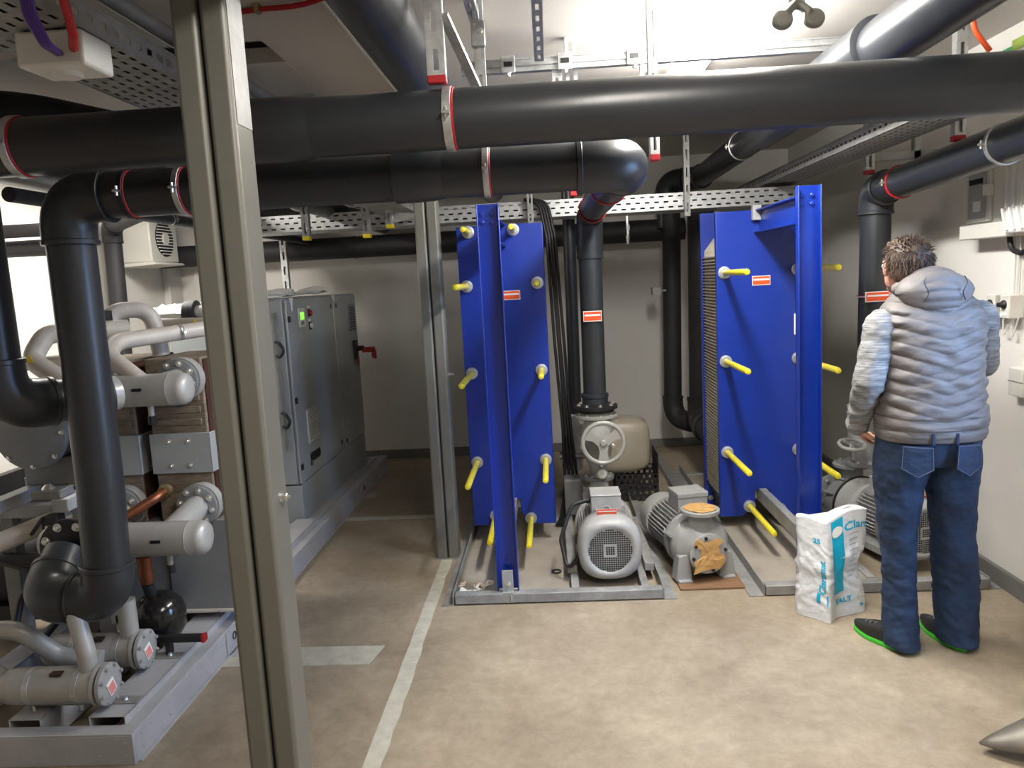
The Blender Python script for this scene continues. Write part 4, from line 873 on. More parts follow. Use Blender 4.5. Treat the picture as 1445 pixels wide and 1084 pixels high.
for z, mm in ((1.475, 'redbutton'), (1.385, 'offwhite')):
    MB(t).box(Xf, Xf+.006, 5.27, 5.32, z-.028, z+.026).build('button_plate', 'black', d0, bevel=.003); MB(t).lathe((Xf+.006, 5.295, z), (1, 0, 0), [(0, .018), (.014, .018), (.016, .014)], 18).build('button', mm, d0)
    MB(t).box(Xf, Xf+.002, 5.27, 5.32, z+.03, z+.048).build('button_label', 'white_label', d0, smooth=False)
for y, z in ((4.86, 1.45), (4.86, .92), (4.86, .48)): MB(t).box(Xf, Xf+.008, y-.012, y+.03, z-.02, z+.02).build('hinge', 'black', d0, bevel=.002)
for y, z, q in ((5.84, 1.50, 0), (5.84, .44, 0), (5.99, 1.50, 1), (5.99, .42, 1)): MB(t).box(Xf, Xf+.006, y-.012, y+.012, z-.018, z+.018).build('lock', 'black', dr[q], bevel=.002)
v = MB(t).box(Xf, Xf+.010, 5.04, 5.26, .60, .83).build('vent_grille', 'offwhite', d0, bevel=.003)
MB(t).box(Xf+.0101, Xf+.0105, 5.052, 5.248, .607, .823).build('dark_slots', 'machine_d', v, smooth=False)
for k in range(13): MB(t).box(Xf+.010, Xf+.016, 5.05, 5.25, .612+.0165*k, .620+.0165*k).build('louvre', 'offwhite', v, smooth=False)
vs, fs = text_mesh('grasso', .14, .003, .005)
b = MB(t); b.add([(Xf+.002+p.z, 5.17+p.x*.62, .505+p.y*.85) for p in vs], fs); b.build('logo_lettering', 'black', d0, smooth=False)
v = MB(t).box(Xf, Xf+.008, 6.33, 6.53, 1.27, 1.50).build('side_vent', 'machine_d', dr[1], bevel=.003)
for k in range(10): MB(t).box(Xf+.008, Xf+.014, 6.36, 6.51, 1.285+.02*k, 1.293+.02*k).build('slat', 'black', v, smooth=False)
h = MB(t).box(Xf, Xf+.02, 6.42, 6.50, 1.03, 1.19).build('switch_base', 'black', dr[1], bevel=.004)
MB(t).cyl((Xf+.02, 6.46, 1.12), (Xf+.08, 6.46, 1.12), .022, n=16).build('switch_hub', 'black', h)
MB(t).obox((Xf+.12, 6.46, 1.105), (.055, 0, 0), (0, .018, 0), (0, 0, .022)).obox((Xf+.165, 6.46, 1.07), (.018, 0, -.006), (0, .018, 0), (0, 0, .04)).build('switch_handle', 'redbutton', h, bevel=.006)
MB(t).box(Xf+.02, Xf+.028, 6.44, 6.49, .98, 1.05).build('switch_tab', 'redbutton', h, bevel=.002)
for z in (1.26, .80):
    hh = MB(t).tube(arc_path([(-1.76, 4.834, z+.05), (-1.72, 4.79, z+.045), (-1.69, 4.78, z), (-1.72, 4.79, z-.045), (-1.76, 4.834, z-.04)], .03, 5), .010, 8).build('end_handle', 'black', t)
MB(t).box(-1.745, -1.735, 4.82, 4.834, .6, 1.5).build('seam', 'machine_d', t, smooth=False)
p = thing('paper_sheets', 'white plastic sheets and papers lying on the control cabinet', 'paper', (-1.9, 5.4, 1.585))
for k, (x, y, l, w_, s) in enumerate([(-1.82, 5.0, .2, .12, .03), (-1.80, 5.3, .25, .12, .02), (-1.78, 5.62, .22, .12, .04), (-1.80, 5.85, .12, .1, .02), (-1.82, 5.1, .1, .1, .045)]):
    b = MB(p); R = []
    for i in range(7):
        yy = y+(i/6-.5)*l*1.6; zz = 1.590+s*(i/6)*abs(math.sin(i*.9+k))+.004*k
        R.append([(x-w_, yy, zz), (x, yy, zz+.012*math.sin(i*1.3)), (x+w_, yy, zz+.006), (x+w_, yy, zz+.008), (x, yy, zz+.014+.012*math.sin(i*1.3)), (x-w_, yy, zz+.002)])
    b.rings(R); b.build('sheet', 'white_label', p, smooth=False)
b = MB(p).prism([(0, 0), (.07, 0), (.04, -.09)], (-1.671, 4.9, 1.585), (0, 1, 0), (0, 0, 1), (.002, 0, 0)); b.build('hanging_corner', 'white_label', p, smooth=False)
b = MB(p).prism([(0, 0), (.09, 0), (.08, -.06)], (-1.671, 5.86, 1.585), (0, 1, 0), (0, 0, 1), (.002, 0, 0)); b.build('hanging_corner', 'white_label', p, smooth=False)

# grey plinth panel and brazed exchangers
t = thing('machine_plinth', 'plain dark grey sheet metal panel below the brown exchangers', 'panel', (-2, 3.4, .15))
MB(t).box(-2.15, -1.49, 3.30, 3.95, .20, .62).build('panel', 'machine_d', t, bevel=.003); MB(t).box(-2.15, -1.47, 3.28, 3.95, .190, .20).build('bottom_lip', 'beige', t, smooth=False)
MB(t).box(-1.795, -1.79, 3.294, 3.30, .2, .62).build('seam', 'black', t, smooth=False); bolt(t, (-1.56, 3.28, .195), (0, -1, 0), .005, .004)
def brazed(x0, x1, label):
    t = thing('brazed_exchanger', label, 'heat exchanger', ((x0+x1)/2, 3.5, .62))
    MB(t).box(x0, x1, 3.30, 3.72, .62, 1.36).build('insulated_body', 'brown', t, bevel=.006)
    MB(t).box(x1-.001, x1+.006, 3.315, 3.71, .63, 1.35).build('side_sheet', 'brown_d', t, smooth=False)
    MB(t).box(x0-.008, x1+.012, 3.285, 3.30, .845, 1.025).box(x1+.007, x1+.014, 3.285, 3.73, .845, 1.025).build('bracket', 'cabinet', t, bevel=.002)
    for sx in (.32, .66):
        for z in (.88, .99): bolt(t, (lerp(x0, x1, sx), 3.285, z), (0, -1, 0), .007, .010)
    for k in range(5): MB(t).box(x0+.02, x1-.02, 3.292, 3.30, 1.06+.055*k, 1.09+.055*k).build('rib', 'brown', t, bevel=.003)
    return t
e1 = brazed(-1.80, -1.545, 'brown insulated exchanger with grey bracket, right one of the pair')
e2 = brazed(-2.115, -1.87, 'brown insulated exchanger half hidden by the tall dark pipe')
# headers
def header(name, label, y, z, r, x0, x1, fl):
    t = thing(name, label, 'pipe', (x1, y, z))
    MB(t).lathe((x1, y, z), (-1, 0, 0), [(-.038, r*.25), (-.035, r*.55), (-.025, r*.85), (-.010, r*.98), (0, r), (.04, r), (.042, r*1.02), (.046, r)], 32).build('end_cap', 'header', t)
    MB(t).cyl((x1-.045, y, z), (x0, y, z), r, n=32).build('header_pipe', 'header', t)
    MB(t).lathe((x0, y, z), (-1, 0, 0), [(0, r), (.03, r*.97), (.05, r*.8), (.06, r*.4)], 28).build('end_cap', 'header', t)
    for fx, fz in fl:
        MB(t).cyl((fx, y, z), (fx, 3.25, fz), r*.82, r*.75, n=24).build('neck', 'header', t)
        flange(t, (fx, 3.235, fz), (0, 1, 0), .092, .018, 'machine_d', 8, .010, .25, -1)
        MB(t).cyl((fx, 3.25, fz), (fx, 3.30, fz), .095, n=28).build('counter_flange', 'header', t)
    MB(t).cyl((x1-.14, y, z-r*.9), (x1-.14, y, z-r-.045), .012, n=12).build('drain_stub', 'header', t)
    MB(t).cyl((x1-.14, y, z-r-.04), (x1-.14, y, z-r-.075), .016, n=10).build('drain_cap', 'black', t)
    MB(t).box(x1-.175, x1-.135, y-r-.003, y-r+.004, z+.004, z+.016).build('name_tag', 'black', t, smooth=False)
    return t
header('water_header', 'silver-grey header pipe above the brackets with a rounded end cap', 3.02, 1.258, .066, -2.0, -1.50, [(-1.545-.08, 1.27), (-1.95, 1.27)])
hd = header('water_header', 'silver-grey header pipe above the black receiver, lower of two', 2.95, .655, .070, -2.06, -1.455, [(-1.60, .705), (-1.95, .705)])
flange(hd, (-1.945, 2.86, .655), (0, 1, 0), .125, .018, 'black', 8, .012, .4, -1)
# copper line
t = thing('copper_pipe', 'copper pipe between the two brown exchangers', 'pipe', (-1.8, 3.2, .7)); MB(t).tube(arc_path([(-1.75, 3.32, .78), (-1.76, 3.2, .76), (-1.90, 3.1, .68), (-2.0, 3.1, .66)], .05, 6), .022, 16).build('pipe', 'copper', t); MB(t).lathe((-1.75, 3.25, .775), (0, 1, 0), [(0, .028), (.03, .028)], 16).build('collar', 'rod', t)
# receiver
t = thing('liquid_receiver', 'black round pressure vessel with copper neck behind the elbow', 'vessel', (-1.73, 3.1, .15))
MB(t).lathe((-1.74, 3.08, .16), (0, 0, 1), [(0, .04), (.02, .08), (.06, .105), (.13, .108), (.17, .095), (.20, .065), (.215, .03)], 32).build('shell', 'black', t)
M['shell'] = mat('black_gloss_paint', (.012, .011, .011), .16, var=.1); t.children[0].data.materials[0] = M['shell']
MB(t).cyl((-1.755, 3.06, .37), (-1.755, 3.04, .43), .024, n=16).build('valve', 'black', t); MB(t).lathe((-1.755, 3.04, .43), (0, 0, 1), [(0, .022), (.03, .030), (.05, .030), (.08, .028), (.12, .032)], 20).build('copper_neck', 'copper', t)
# condensers
def condenser(x1, y, z, label):
    t = thing('shell_condenser', label, 'heat exchanger', (x1, y, z)); r = .066
    MB(t).cyl((x1-.02, y, z), (x1-.36, y, z), r, n=32).build('shell', 'header', t)
    MB(t).lathe((x1-.36, y, z), (-1, 0, 0), [(0, r), (.02, r*.95), (.05, r*.8), (.07, r*.5)], 28).build('rear_dome', 'header', t)
    MB(t).lathe((x1-.05, y, z), (1, 0, 0), [(0, r*1.02), (.006, r*1.15), (.018, r*1.15)], 32).build('flange', 'header', t)
    MB(t).lathe((x1-.028, y, z), (1, 0, 0), [(0, r*1.08), (.006, r*1.08)], 32).build('gasket', 'black', t)
    e = MB(t).lathe((x1-.022, y, z), (1, 0, 0), [(0, r*1.15), (.014, r*1.15), (.018, r*1.05), (.020, r*.5)], 32).build('end_cover', 'machine', t)
    for k in range(8):
        a = 2*PI*k/8+.3; bolt(e, (x1-.004, y+math.cos(a)*r*1.0, z+math.sin(a)*r*1.0), (1, 0, 0), .0065, .007, 'machine')
    l = MB(t).obox((x1, y-.004, z-.008), (.0015, 0, 0), (0, .021, .008), (0, -.010, .026)).build('data_plate', 'white_label', e, smooth=False)
    pk = mat('pink_print', (.75, .25, .22), .5); MB(t).obox((x1+.0018, y-.004, z-.012), (.001, 0, 0), (0, .016, .006), (0, -.007, .018)).build('print', pk, e, smooth=False)
    for dx in (.12, .30): 
        MB(t).lathe((x1-dx, y, z), (1, 0, 0), [(0, r*1.0), (.001, r*1.03), (.022, r*1.03), (.023, r)], 32).build('strap', 'galv', t)
        MB(t).cyl((x1-dx+.01, y-.02, z-r), (x1-dx+.01, y-.02, .156), .007, n=8).build('support_bolt', 'chrome', t)
    MB(t).box(x1-.20, x1-.16, y-.045, y-.02, z+.055, z+.066).build('tag', 'brown_d', t, smooth=False)
    return t
c1 = condenser(-1.655, 2.56, .243, 'grey tube condenser nearest the camera with bolted end cover')
c2 = condenser(-1.66, 2.83, .243, 'grey tube condenser behind the nearest one, bolted end cover')
MB(c1).tube(arc_path([(-1.735, 2.56, .28), (-1.735, 2.56, .36), (-1.79, 2.6, .52)], .05, 8), .032, 20).build('branch_pipe', 'header', c1)
MB(c2).tube([(-1.73, 2.83, .28), (-1.73, 2.83, .45)], .035, 20).build('branch_pipe', 'header', c2)
t = thing('water_pipe', 'pale grey curved pipe entering the near condenser from the left', 'pipe', (-2.1, 2.7, .3)); MB(t).tube(arc_path([(-2.3, 2.62, .42), (-2.06, 2.66, .42), (-1.95, 2.72, .27), (-1.8, 2.74, .25)], .12, 8), .034, 20).build('pipe', 'header', t)
t = thing('water_pipe', 'pale grey curved pipe at the lower left photo edge', 'pipe', (-2.1, 2.5, .2)); MB(t).tube(arc_path([(-2.2, 2.58, .36), (-2.06, 2.57, .25), (-1.98, 2.56, .235)], .08, 8), .036, 20).build('pipe', 'header', t)
t = thing('mounting_rail', 'black steel rail with red end cap beside the rear condenser', 'rail', (-1.6, 2.98, .2)); MB(t).box(-1.9, -1.505, 2.95, 2.98, .205, .232).build('rail', 'black', t, bevel=.002); MB(t).box(-1.505, -1.49, 2.948, 2.982, .203, .234).build('end_cap', 'redbutton', t, bevel=.002)
MB(t).box(-1.85, -1.82, 2.95, 2.98, .15, .205).build('foot', 'black', t, smooth=False); MB(t).box(-1.66, -1.64, 2.95, 2.98, .15, .205).build('foot', 'black', t, smooth=False)
# beige suction lines on top
def bpipe(pts, r, label, R=.09, ring=None, tri=None):
    t = thing('refrigerant_pipe', label, 'pipe', pts[0]); MB(t).tube(arc_path(pts, R, 10), r, 20).build('pipe', 'beige', t)
    if ring:
        c, d = ring; clamp(t, c, d, r, .014)
    if tri:
        c, u, v, n_ = map(V3, tri); q = MB(t).prism([(-.02, -.017), (.02, -.017), (0, .02)], c, u, v, n_*.002).build('warning_triangle', 'yellowcap', t, smooth=False)
    return t
bpipe([(-1.68, 3.03, 1.30), (-1.84, 3.10, 1.40), (-1.86, 3.2, 1.45), (-1.60, 3.55, 1.475), (-1.66, 4.1, 1.48)], .036, 'cream bent pipe with red lined clamp on top of the right exchanger', .10, ((-1.69, 3.43, 1.468), (.6, .8, .05)))
bpipe([(-1.55, 3.6, 1.35), (-1.56, 3.62, 1.49), (-1.95, 3.7, 1.50)], .03, 'cream pipe end with yellow warning mark above the brown exchanger', .06, None, ((-1.70, 3.618, 1.50), (1, 0, 0), (0, 0, 1), (0, -1, 0)))
bpipe([(-2.0, 4.3, 1.54), (-1.72, 4.3, 1.545), (-1.70, 4.3, 1.3)], .035, 'cream pipe running behind the others towards the cabinet', .06)
bpipe([(-1.98, 3.02, 1.30), (-2.16, 3.08, 1.40), (-2.12, 3.14, 1.50), (-1.88, 3.35, 1.50)], .04, 'cream bend with yellow triangle left of the tall dark pipe', .07, None, ((-2.13, 3.03, 1.41), (1, 0, 0), (0, 0, 1), (0, -1, .0)))
bpipe([(-2.45, 3.35, 1.36), (-2.1, 3.35, 1.37)], .03, 'short cream pipe behind the left edge pipe', .07)
bpipe([(-2.0, 3.35, 1.32), (-2.0, 3.4, 1.58), (-1.85, 3.5, 1.58), (-1.82, 3.5, 1.36)], .038, 'cream arched pipe just right of the tall dark pipe', .09)
t = thing('plastic_wrap', 'clear crumpled plastic sheeting heaped behind the cream pipes', 'plastic sheet', (-1.8, 4.6, 1.5)); b = MB(t)
R = []
for i in range(12):
    x = -2.33+.045*i; R.append([(x, 4.5+.14*math.cos(a), 1.535+.04*math.sin(a)*(1+.5*math.sin(i*2.1+a*3))) for a in [2*PI*j/14 for j in range(14)]])
b.rings(R); b.build('sheet', 'white_pl', t, smooth=False)
t = thing('motor_end', 'black round motor end just left of the near post', 'motor', (-1.55, 4.3, 1.5)); MB(t).cyl((-2.06, 4.30, 1.53), (-2.0, 4.30, 1.53), .075, n=28).build('disc', 'black', t); MB(t).cyl((-2.0, 4.30, 1.53), (-1.985, 4.30, 1.53), .03, n=16).build('hub', 'machine_d', t)
t = thing('black_bracket', 'black flat bracket left of the tall dark pipe', 'bracket', (-2.05, 3.2, 1.56)); MB(t).box(-2.16, -1.95, 3.3, 3.36, 1.535, 1.585).build('plate', 'black', t, bevel=.003)
# compressor and its frame
t = thing('compressor', 'grey cylindrical compressor behind the left edge elbow', 'compressor', (-2.35, 3.7, 1.0))
MB(t).lathe((-2.34, 3.25, 1.06), (0, 1, 0), [(0, .10), (.01, .165), (.03, .17), (.05, .155), (.75, .155), (.77, .17), (.80, .17), (.82, .1)], 36).build('shell', 'machine_d', t)
for k in range(8):
    a = 2*PI*k/8; bolt(t, (-2.34+.15*math.cos(a), 3.26, 1.06+.15*math.sin(a)), (0, -1, 0), .009, .008)
MB(t).tube(arc_path([(-2.2, 3.5, .98), (-2.02, 3.5, 1.08), (-1.98, 3.5, 1.22)], .06, 6), .05, 18).build('suction_bend', 'machine_d', t)
for yy in (3.35, 3.85): MB(t).box(-2.45, -2.2, yy, yy+.1, .80, .93).build('saddle', 'machine_d', t, bevel=.004)
t = thing('compressor_stand', 'pale grey steel beams carrying the compressor behind the tall dark pipe', 'frame', (-2.3, 3.6, .8))
for x in (-2.12, -2.42): MB(t).box(x-.035, x+.035, 3.08, 4.4, .745, .80).build('long_beam', 'skid', t, bevel=.003)
for y in (3.20, 3.75, 4.3): MB(t).box(-2.75, -2.12, y, y+.06, .69, .745).build('cross_beam', 'skid', t, bevel=.003)
for q in ((-2.15, -2.12, 3.38, 3.44, .15, .69), (-2.50, -2.43, 3.2, 3.26, .15, .69), (-2.5, -2.43, 4.3, 4.36, .15, .69)): MB(t).box(*q).build('upright', 'machine_d', t, bevel=.003)
MB(t).box(-1.985, -1.93, 3.035, 3.07, .15, 1.12).build('front_upright', 'machine_d', t, bevel=.003)
t.location.z += 0
MB(t).box(-2.25, -2.12, 3.09, 3.19, .80, .835).build('rubber_mount', 'machine_d', t, bevel=.004); MB(t).lathe((-2.2, 3.14, .835), (0, 0, 1), [(0, .028), (.012, .02), (.02, .01)], 16).build('mount_nut', 'chrome', t)
bpipe([(-2.48, 2.95, .60), (-2.05, 3.35, .735), (-1.97, 3.6, .74)], .042, 'beige oil pipe rising diagonally at the left photo edge', .1)
bpipe([(-2.62, 3.0, .70), (-2.3, 3.6, .66), (-2.2, 4.2, .66)], .03, 'beige thin pipe below the compressor beams', .1)
t = thing('shade_filler_vessel', 'black vessel shape added to fill the unlit space under the compressor', 'vessel', (-2.6, 3.6, .15))  # added black shape, stands for the unlit background below the compressor
MB(t).lathe((-2.3, 3.5, .36), (-1, 0, 0), [(0, .08), (.02, .15), (.05, .17), (.85, .17), (.9, .1)], 32).build('shell', 'black_pipe', t); MB(t).box(-3.0, -2.4, 3.35, 3.65, .15, .22).build('cradle', 'black', t, smooth=False)
MB(t).tube(arc_path([(-2.05, 3.2, .50), (-2.35, 3.1, .40), (-2.35, 3.0, .2), (-2.0, 2.98, .18)], .1, 6), .014, 10).build('hose', 'black', t)
MB(t).tube(arc_path([(-2.5, 3.1, .55), (-2.25, 3.05, .50), (-2.1, 3.05, .35), (-2.25, 3.0, .18)], .1, 6), .014, 10).build('hose', 'black', t)
MB(t).tube(arc_path([(-2.6, 3.2, .5), (-2.1, 3.15, .52)], .1, 6), .03, 14).build('hose', 'black_pipe', t)
t = thing('pressure_switch', 'small black switch clamped on the beige oil pipe', 'switch', (-2.1, 3.2, .8)); MB(t).box(-2.19, -2.12, 3.05, 3.11, .665, .735).build('body', 'black', t, bevel=.004); MB(t).cyl((-2.155, 3.04, .70), (-2.155, 3.04, .66), .012, n=12).build('fitting', 'chrome', t); MB(t).beam((-2.24, 3.05, .66), (-2.18, 3.05, .73), .014, .012).build('lever', 'black', t)
t = thing('shade_filler_panel', 'black panel added to darken the unlit space between chiller and left wall', 'panel', (-2.85, 4.5, .12)); MB(t).box(-2.95, -2.9, 3.6, 5.2, .11, .75).build('panel', 'black_pipe', t, smooth=False)  # black sheet added to keep the unlit background dark

# ------------------------------------------------------------------ right wall boxes
t = thing('distribution_box', 'large pale distribution box on the right wall above the sockets', 'box', (2.12, 3.8, 1.7))
MB(t).box(2.10, XR, 3.62, 4.03, 1.70, 2.08).build('back_box', 'offwhite', t, bevel=.006)
MB(t).box(2.06, 2.10, 3.62, 4.02, 1.70, 1.77).build('lower_cover', 'offwhite', t, bevel=.006)
MB(t).box(2.085, 2.10, 3.80, 4.01, 1.78, 2.06).build('window_frame', 'offwhite', t, bevel=.003)
w_ = MB(t).box(2.078, 2.085, 3.83, 3.98, 1.80, 2.03).build('breaker_window', 'machine', t, bevel=.002)
MB(t).box(2.070, 2.078, 3.86, 3.92, 1.83, 1.88).build('main_switch', 'white_pl', w_, bevel=.002); MB(t).box(2.072, 2.078, 3.85, 3.96, 1.96, 1.985).build('breaker_row', 'black', w_, smooth=False)
MB(t).box(2.06, 2.10, 3.795, 3.82, 1.90, 1.95).build('catch', 'white_pl', t, bevel=.003)
t = thing('ribbed_housing', 'white ribbed housing cut off by the right photo edge', 'box', (2.08, 3.5, 1.75))
MB(t).box(2.04, XR, 3.30, 3.60, 1.71, 2.06).build('housing', 'white_pl', t, bevel=.01)
for k in range(4):
    y = 3.585-.055*k; MB(t).obox((2.035, y-.01, 1.93), (.008, 0, 0), (0, .007, 0), (0, 0, .11)).obox((2.035, y+.005, 1.775), (.008, 0, 0), (0, .007, .0), (0, .018, .05)).build('rib', 'white_pl', t, bevel=.003)
def sock(y, label):
    t = thing('socket_outlet', label, 'socket', (2.14, y, 1.37)); MB(t).box(2.10, XR, y-.037, y+.037, 1.325, 1.435).build('housing', 'offwhite', t, bevel=.005)
    MB(t).lathe((2.10, y+.0, 1.39), (-1, 0, 0), [(0, .021), (.006, .021), (.016, .012), (.03, .010)], 18).build('black_plug', 'black', t); MB(t).box(2.096, 2.10, y-.02, y+.02, 1.340, 1.352).build('marking', 'white_label', t, smooth=False)
    return t
sock(3.80, 'pale surface socket with black plug right of the man, left one'); sock(3.685, 'pale surface socket with black plug right of the man, right one')
t = thing('wall_box', 'small pale box on the right wall below the sockets', 'box', (2.14, 3.62, 1.03)); MB(t).box(2.12, XR, 3.56, 3.67, .97, 1.10).build('housing', 'offwhite', t, bevel=.004); MB(t).box(2.118, 2.122, 3.56, 3.67, 1.035, 1.04).build('seam', 'machine_d', t, smooth=False)
t = thing('wall_cables', 'thin pale cables looping below the two wall sockets', 'cable', (2.13, 3.7, 1.2))
for k, (y0, y1, zb) in enumerate(((3.80, 3.86, 1.24), (3.76, 3.70, 1.22), (3.69, 3.64, 1.21))): MB(t).tube(arc_path([(2.14, y0, 1.33), (2.135, (y0+y1)/2+.02, zb), (2.14, y1, 1.33)], .03, 8), .004, 8).build('cable', 'offwhite', t)
for k, y in enumerate((3.70, 3.66)): MB(t).tube([(2.15, y, 1.43), (2.15, y-.005, 1.6), (2.14, y-.01, 1.72)], .004, 8).build('cable', 'offwhite', t)
t = thing('black_cable', 'black cable loop below the distribution box', 'cable', (2.13, 3.7, 1.7)); MB(t).tube(arc_path([(2.12, 3.70, 1.72), (2.12, 3.68, 1.64), (2.12, 3.60, 1.62), (2.12, 3.50, 1.66)], .05, 8), .012, 10).build('cable', 'black', t)
t = thing('red_sign', 'narrow red sign strip on the right wall at the photo edge', 'sign', (2.165, 3.55, 1.55)); MB(t).box(2.160, XR, 3.45, 3.62, 1.44, 1.60).build('plate', 'orange', t, smooth=False)

# ------------------------------------------------------------------ salt sack
t = thing('salt_sack', 'white plastic salt sack with cyan print standing by the right frame', 'bag', (1.27, 3.5, 0))
PLAN = [(1.105, 3.50), (1.14, 3.455), (1.19, 3.42), (1.225, 3.415), (1.27, 3.44), (1.35, 3.47), (1.415, 3.50), (1.43, 3.55), (1.38, 3.60), (1.28, 3.62), (1.18, 3.60), (1.12, 3.56)]
def cr(P, t_):
    n = len(P); i = int(math.floor(t_)) % n; f = t_-math.floor(t_); p = [Vector((*P[(i+k-1) % n], 0)) for k in range(4)]
    return .5*((2*p[1])+(-p[0]+p[2])*f+(2*p[0]-5*p[1]+4*p[2]-p[3])*f*f+(-p[0]+3*p[1]-3*p[2]+p[3])*f**3)
def sackpt(s, v, o=0.0):
    p = cr(PLAN, s); c = Vector((1.265, 3.52, 0)); q = p-c; crease = math.exp(-((p.x-1.215)/.03)**2)*(p.y < 3.5)
    top = .445+.045*math.exp(-((p.x-1.38)/.10)**2)+.018*math.exp(-((p.x-1.12)/.05)**2)-.012*math.exp(-((p.x-1.23)/.04)**2)
    w = 1.0-.04*math.sin(v*PI)
    rgt = max(0, (p.x-1.30)/.13); w2 = 1-.22*rgt*math.exp(-((v-.42)/.14)**2)
    th = 1-.45*max(0, v-.55)/.45
    lean = -.03*(1-v)*(1 if p.x < 1.24 else 0)
    x = c.x+q.x*w*w2-.012*(1-v); y = c.y+q.y*th*(1.0)+.03*v-.035*crease*(1-v)**1.5
    wr = .012*(mnoise.noise(Vector((p.x*11, p.y*11, v*5)))) + .016*(abs(mnoise.noise(Vector((p.x*22+v*6, p.y*22, v*9+3))))-.2)
    nrm = Vector((q.x, q.y, 0)).normalized()
    zb = 0.0-(.0)
    return Vector((x, y, max(0.002, zb+top*v)))+nrm*(wr*math.sin(PI*min(1, v*1.1))+o)
b = MB(t); n = 132; K = 70
R = [[sackpt(12*j/n, i/K) for j in range(n)] for i in range(K+1)]
cc = Vector((1.265, 3.54, 0))
R.append([Vector((lerp(p.x, cc.x, .05), lerp(p.y, cc.y+.01, .75), p.z+.004)) for p in R[-1]])
b.rings(R); sk = b.build('sack', 'bag', t, angle=70)
def decal(s0, s1, v0, v1, m, name, ns=8, nv=16):
    b = MB(t); vs = []; 
    for i in range(nv+1):
        for j in range(ns+1): vs.append(sackpt(lerp(s0, s1, j/ns), lerp(v0, v1, i/nv), .0022))
    b.add(vs, [(i*(ns+1)+j, i*(ns+1)+j+1, (i+1)*(ns+1)+j+1, (i+1)*(ns+1)+j) for i in range(nv) for j in range(ns)]); return b.build(name, m, sk)
decal(3.55, 4.45, .26, .98, 'cyan', 'cyan_panel')
def decal_text(s, sc, vc, size, m, name, vert=False):
    vs, fs = text_mesh(s, size, 0, .0012); b = MB(t); out = []
    for p in vs:
        du, dv = (p.x, p.y) if not vert else (-p.y, p.x)
        ds = du/.062 if sc > 3 else du/.052
        out.append(sackpt(sc+ds, vc+dv/.47, .0035))
    b.add(out, fs); b.build(name, m, sk, smooth=False)
decal_text('Clara', 5.35, .86, .050, 'cyan', 'lettering'); decal_text('SALT', 4.35, .17, .030, 'cyan', 'lettering')
decal_text('Claramat', 2.05, .45, .042, 'cyan', 'lettering', True); decal_text('25', 1.75, .80, .03, 'cyan', 'lettering')
decal(1.6, 1.85, .18, .28, 'cyan', 'emblem_bar', 3, 4); decal(2.4, 2.6, .18, .28, 'cyan', 'emblem_bar', 3, 4); decal(5.55, 5.85, .07, .10, 'cyan', 'small_mark', 4, 3)
b = MB(t); vs = [sackpt(4.0+.40*math.cos(2*PI*k/28), .865+.050*math.sin(2*PI*k/28), .0045) for k in range(28)]; b.add(vs+[sackpt(4.0, .865, .0055)], [(k, (k+1) % 28, 28) for k in range(28)]); b.build('oval_emblem', 'white_label', sk)
for k in range(3): decal(3.78, 4.22, .845+.014*k, .850+.014*k, 'machine', 'emblem_line', 4, 1)
for k in range(9): 
    o_ = decal(4.75, 5.5-.1*(k % 3), .78-.05*k, .787-.05*k, 'machine', 'fine_print', 5, 1)
# steel scoop at the lower right corner
t = thing('metal_scoop', 'curved worn metal scoop lying at the lower right corner', 'scoop', (1.5, 2.35, 0))
b = MB(t); R = []
for i in range(15):
    s = i/14; x = 1.345+s*.42; w = .16*math.sin(min(1, s*1.15)*PI/2)**.8+.004; R.append([(x, 2.42-.10*s+w*math.cos(a)*.75, .03+.16*s*s+.02*s+w*.55*math.sin(a)) for a in [PI*j/12 for j in range(13)]])
vs = [p for r in R for p in r]; b.add(vs, [(i*13+j, i*13+j+1, (i+1)*13+j+1, (i+1)*13+j) for i in range(14) for j in range(12)]); b.build('blade', 'scoop', t, solid=.004, angle=60)

# ------------------------------------------------------------------ the man
mx, my = 1.50, 3.13
man = thing('person', 'man seen from behind in grey quilted hooded vest, knit sleeves and jeans', 'person', (mx, my, 0), local=True)
def P_(x, y, z): return Vector((x, y, z))
SHL, ELL, WRL = P_(-.175, .03, 1.365), P_(-.238, -.01, 1.15), P_(-.232, .12, .945)
SHR, ELR, WRR = P_(.210, .04, 1.375), P_(.278, .13, 1.185), P_(.13, .33, 1.46)
HD = P_(-.035, .13, 1.590)
b = MB()
# legs, pelvis, torso
for s, hipx, kx, ax0, ay in ((-1, -.085, -.090, -.082, .03), (1, .10, .130, .150, .03)):
    b.capsule((hipx, .02, .88), (kx, .045, .48), .088, .058); b.capsule((kx, .045, .48), (ax0, ay, .09), .056, .036)
b.sphere((0, .02, .92), (.15, .11, .12)); b.sphere((0, .03, 1.12), (.145, .10, .20)); b.sphere((.01, .05, 1.32), (.165, .105, .15)); b.capsule((-.12, .05, 1.37), (.15, .05, 1.37), .042, .042)
b.capsule((0, .08, 1.40), (-.03, .10, 1.55), .058, .055)
# head
b.sphere(HD+P_(0, 0, .015), (.073, .092, .095)); b.sphere(HD+P_(-.01, .045, -.045), (.055, .06, .06)); b.sphere(HD+P_(-.015, .075, -.085), (.03, .03, .022))
b.sphere(HD+P_(-.018, .112, -.01), (.013, .022, .022))                 # nose
b.sphere(HD+P_(-.018, .10, -.052), (.022, .012, .008))                 # mouth
b.sphere(HD+P_(-.018, .088, .025), (.045, .018, .012))                 # brow
for s in (-1, 1): b.sphere(HD+P_(s*.078, .012, -.005), (.010, .021, .032)); b.sphere(HD+P_(s*.084, -.004, .004), (.006, .008, .022))
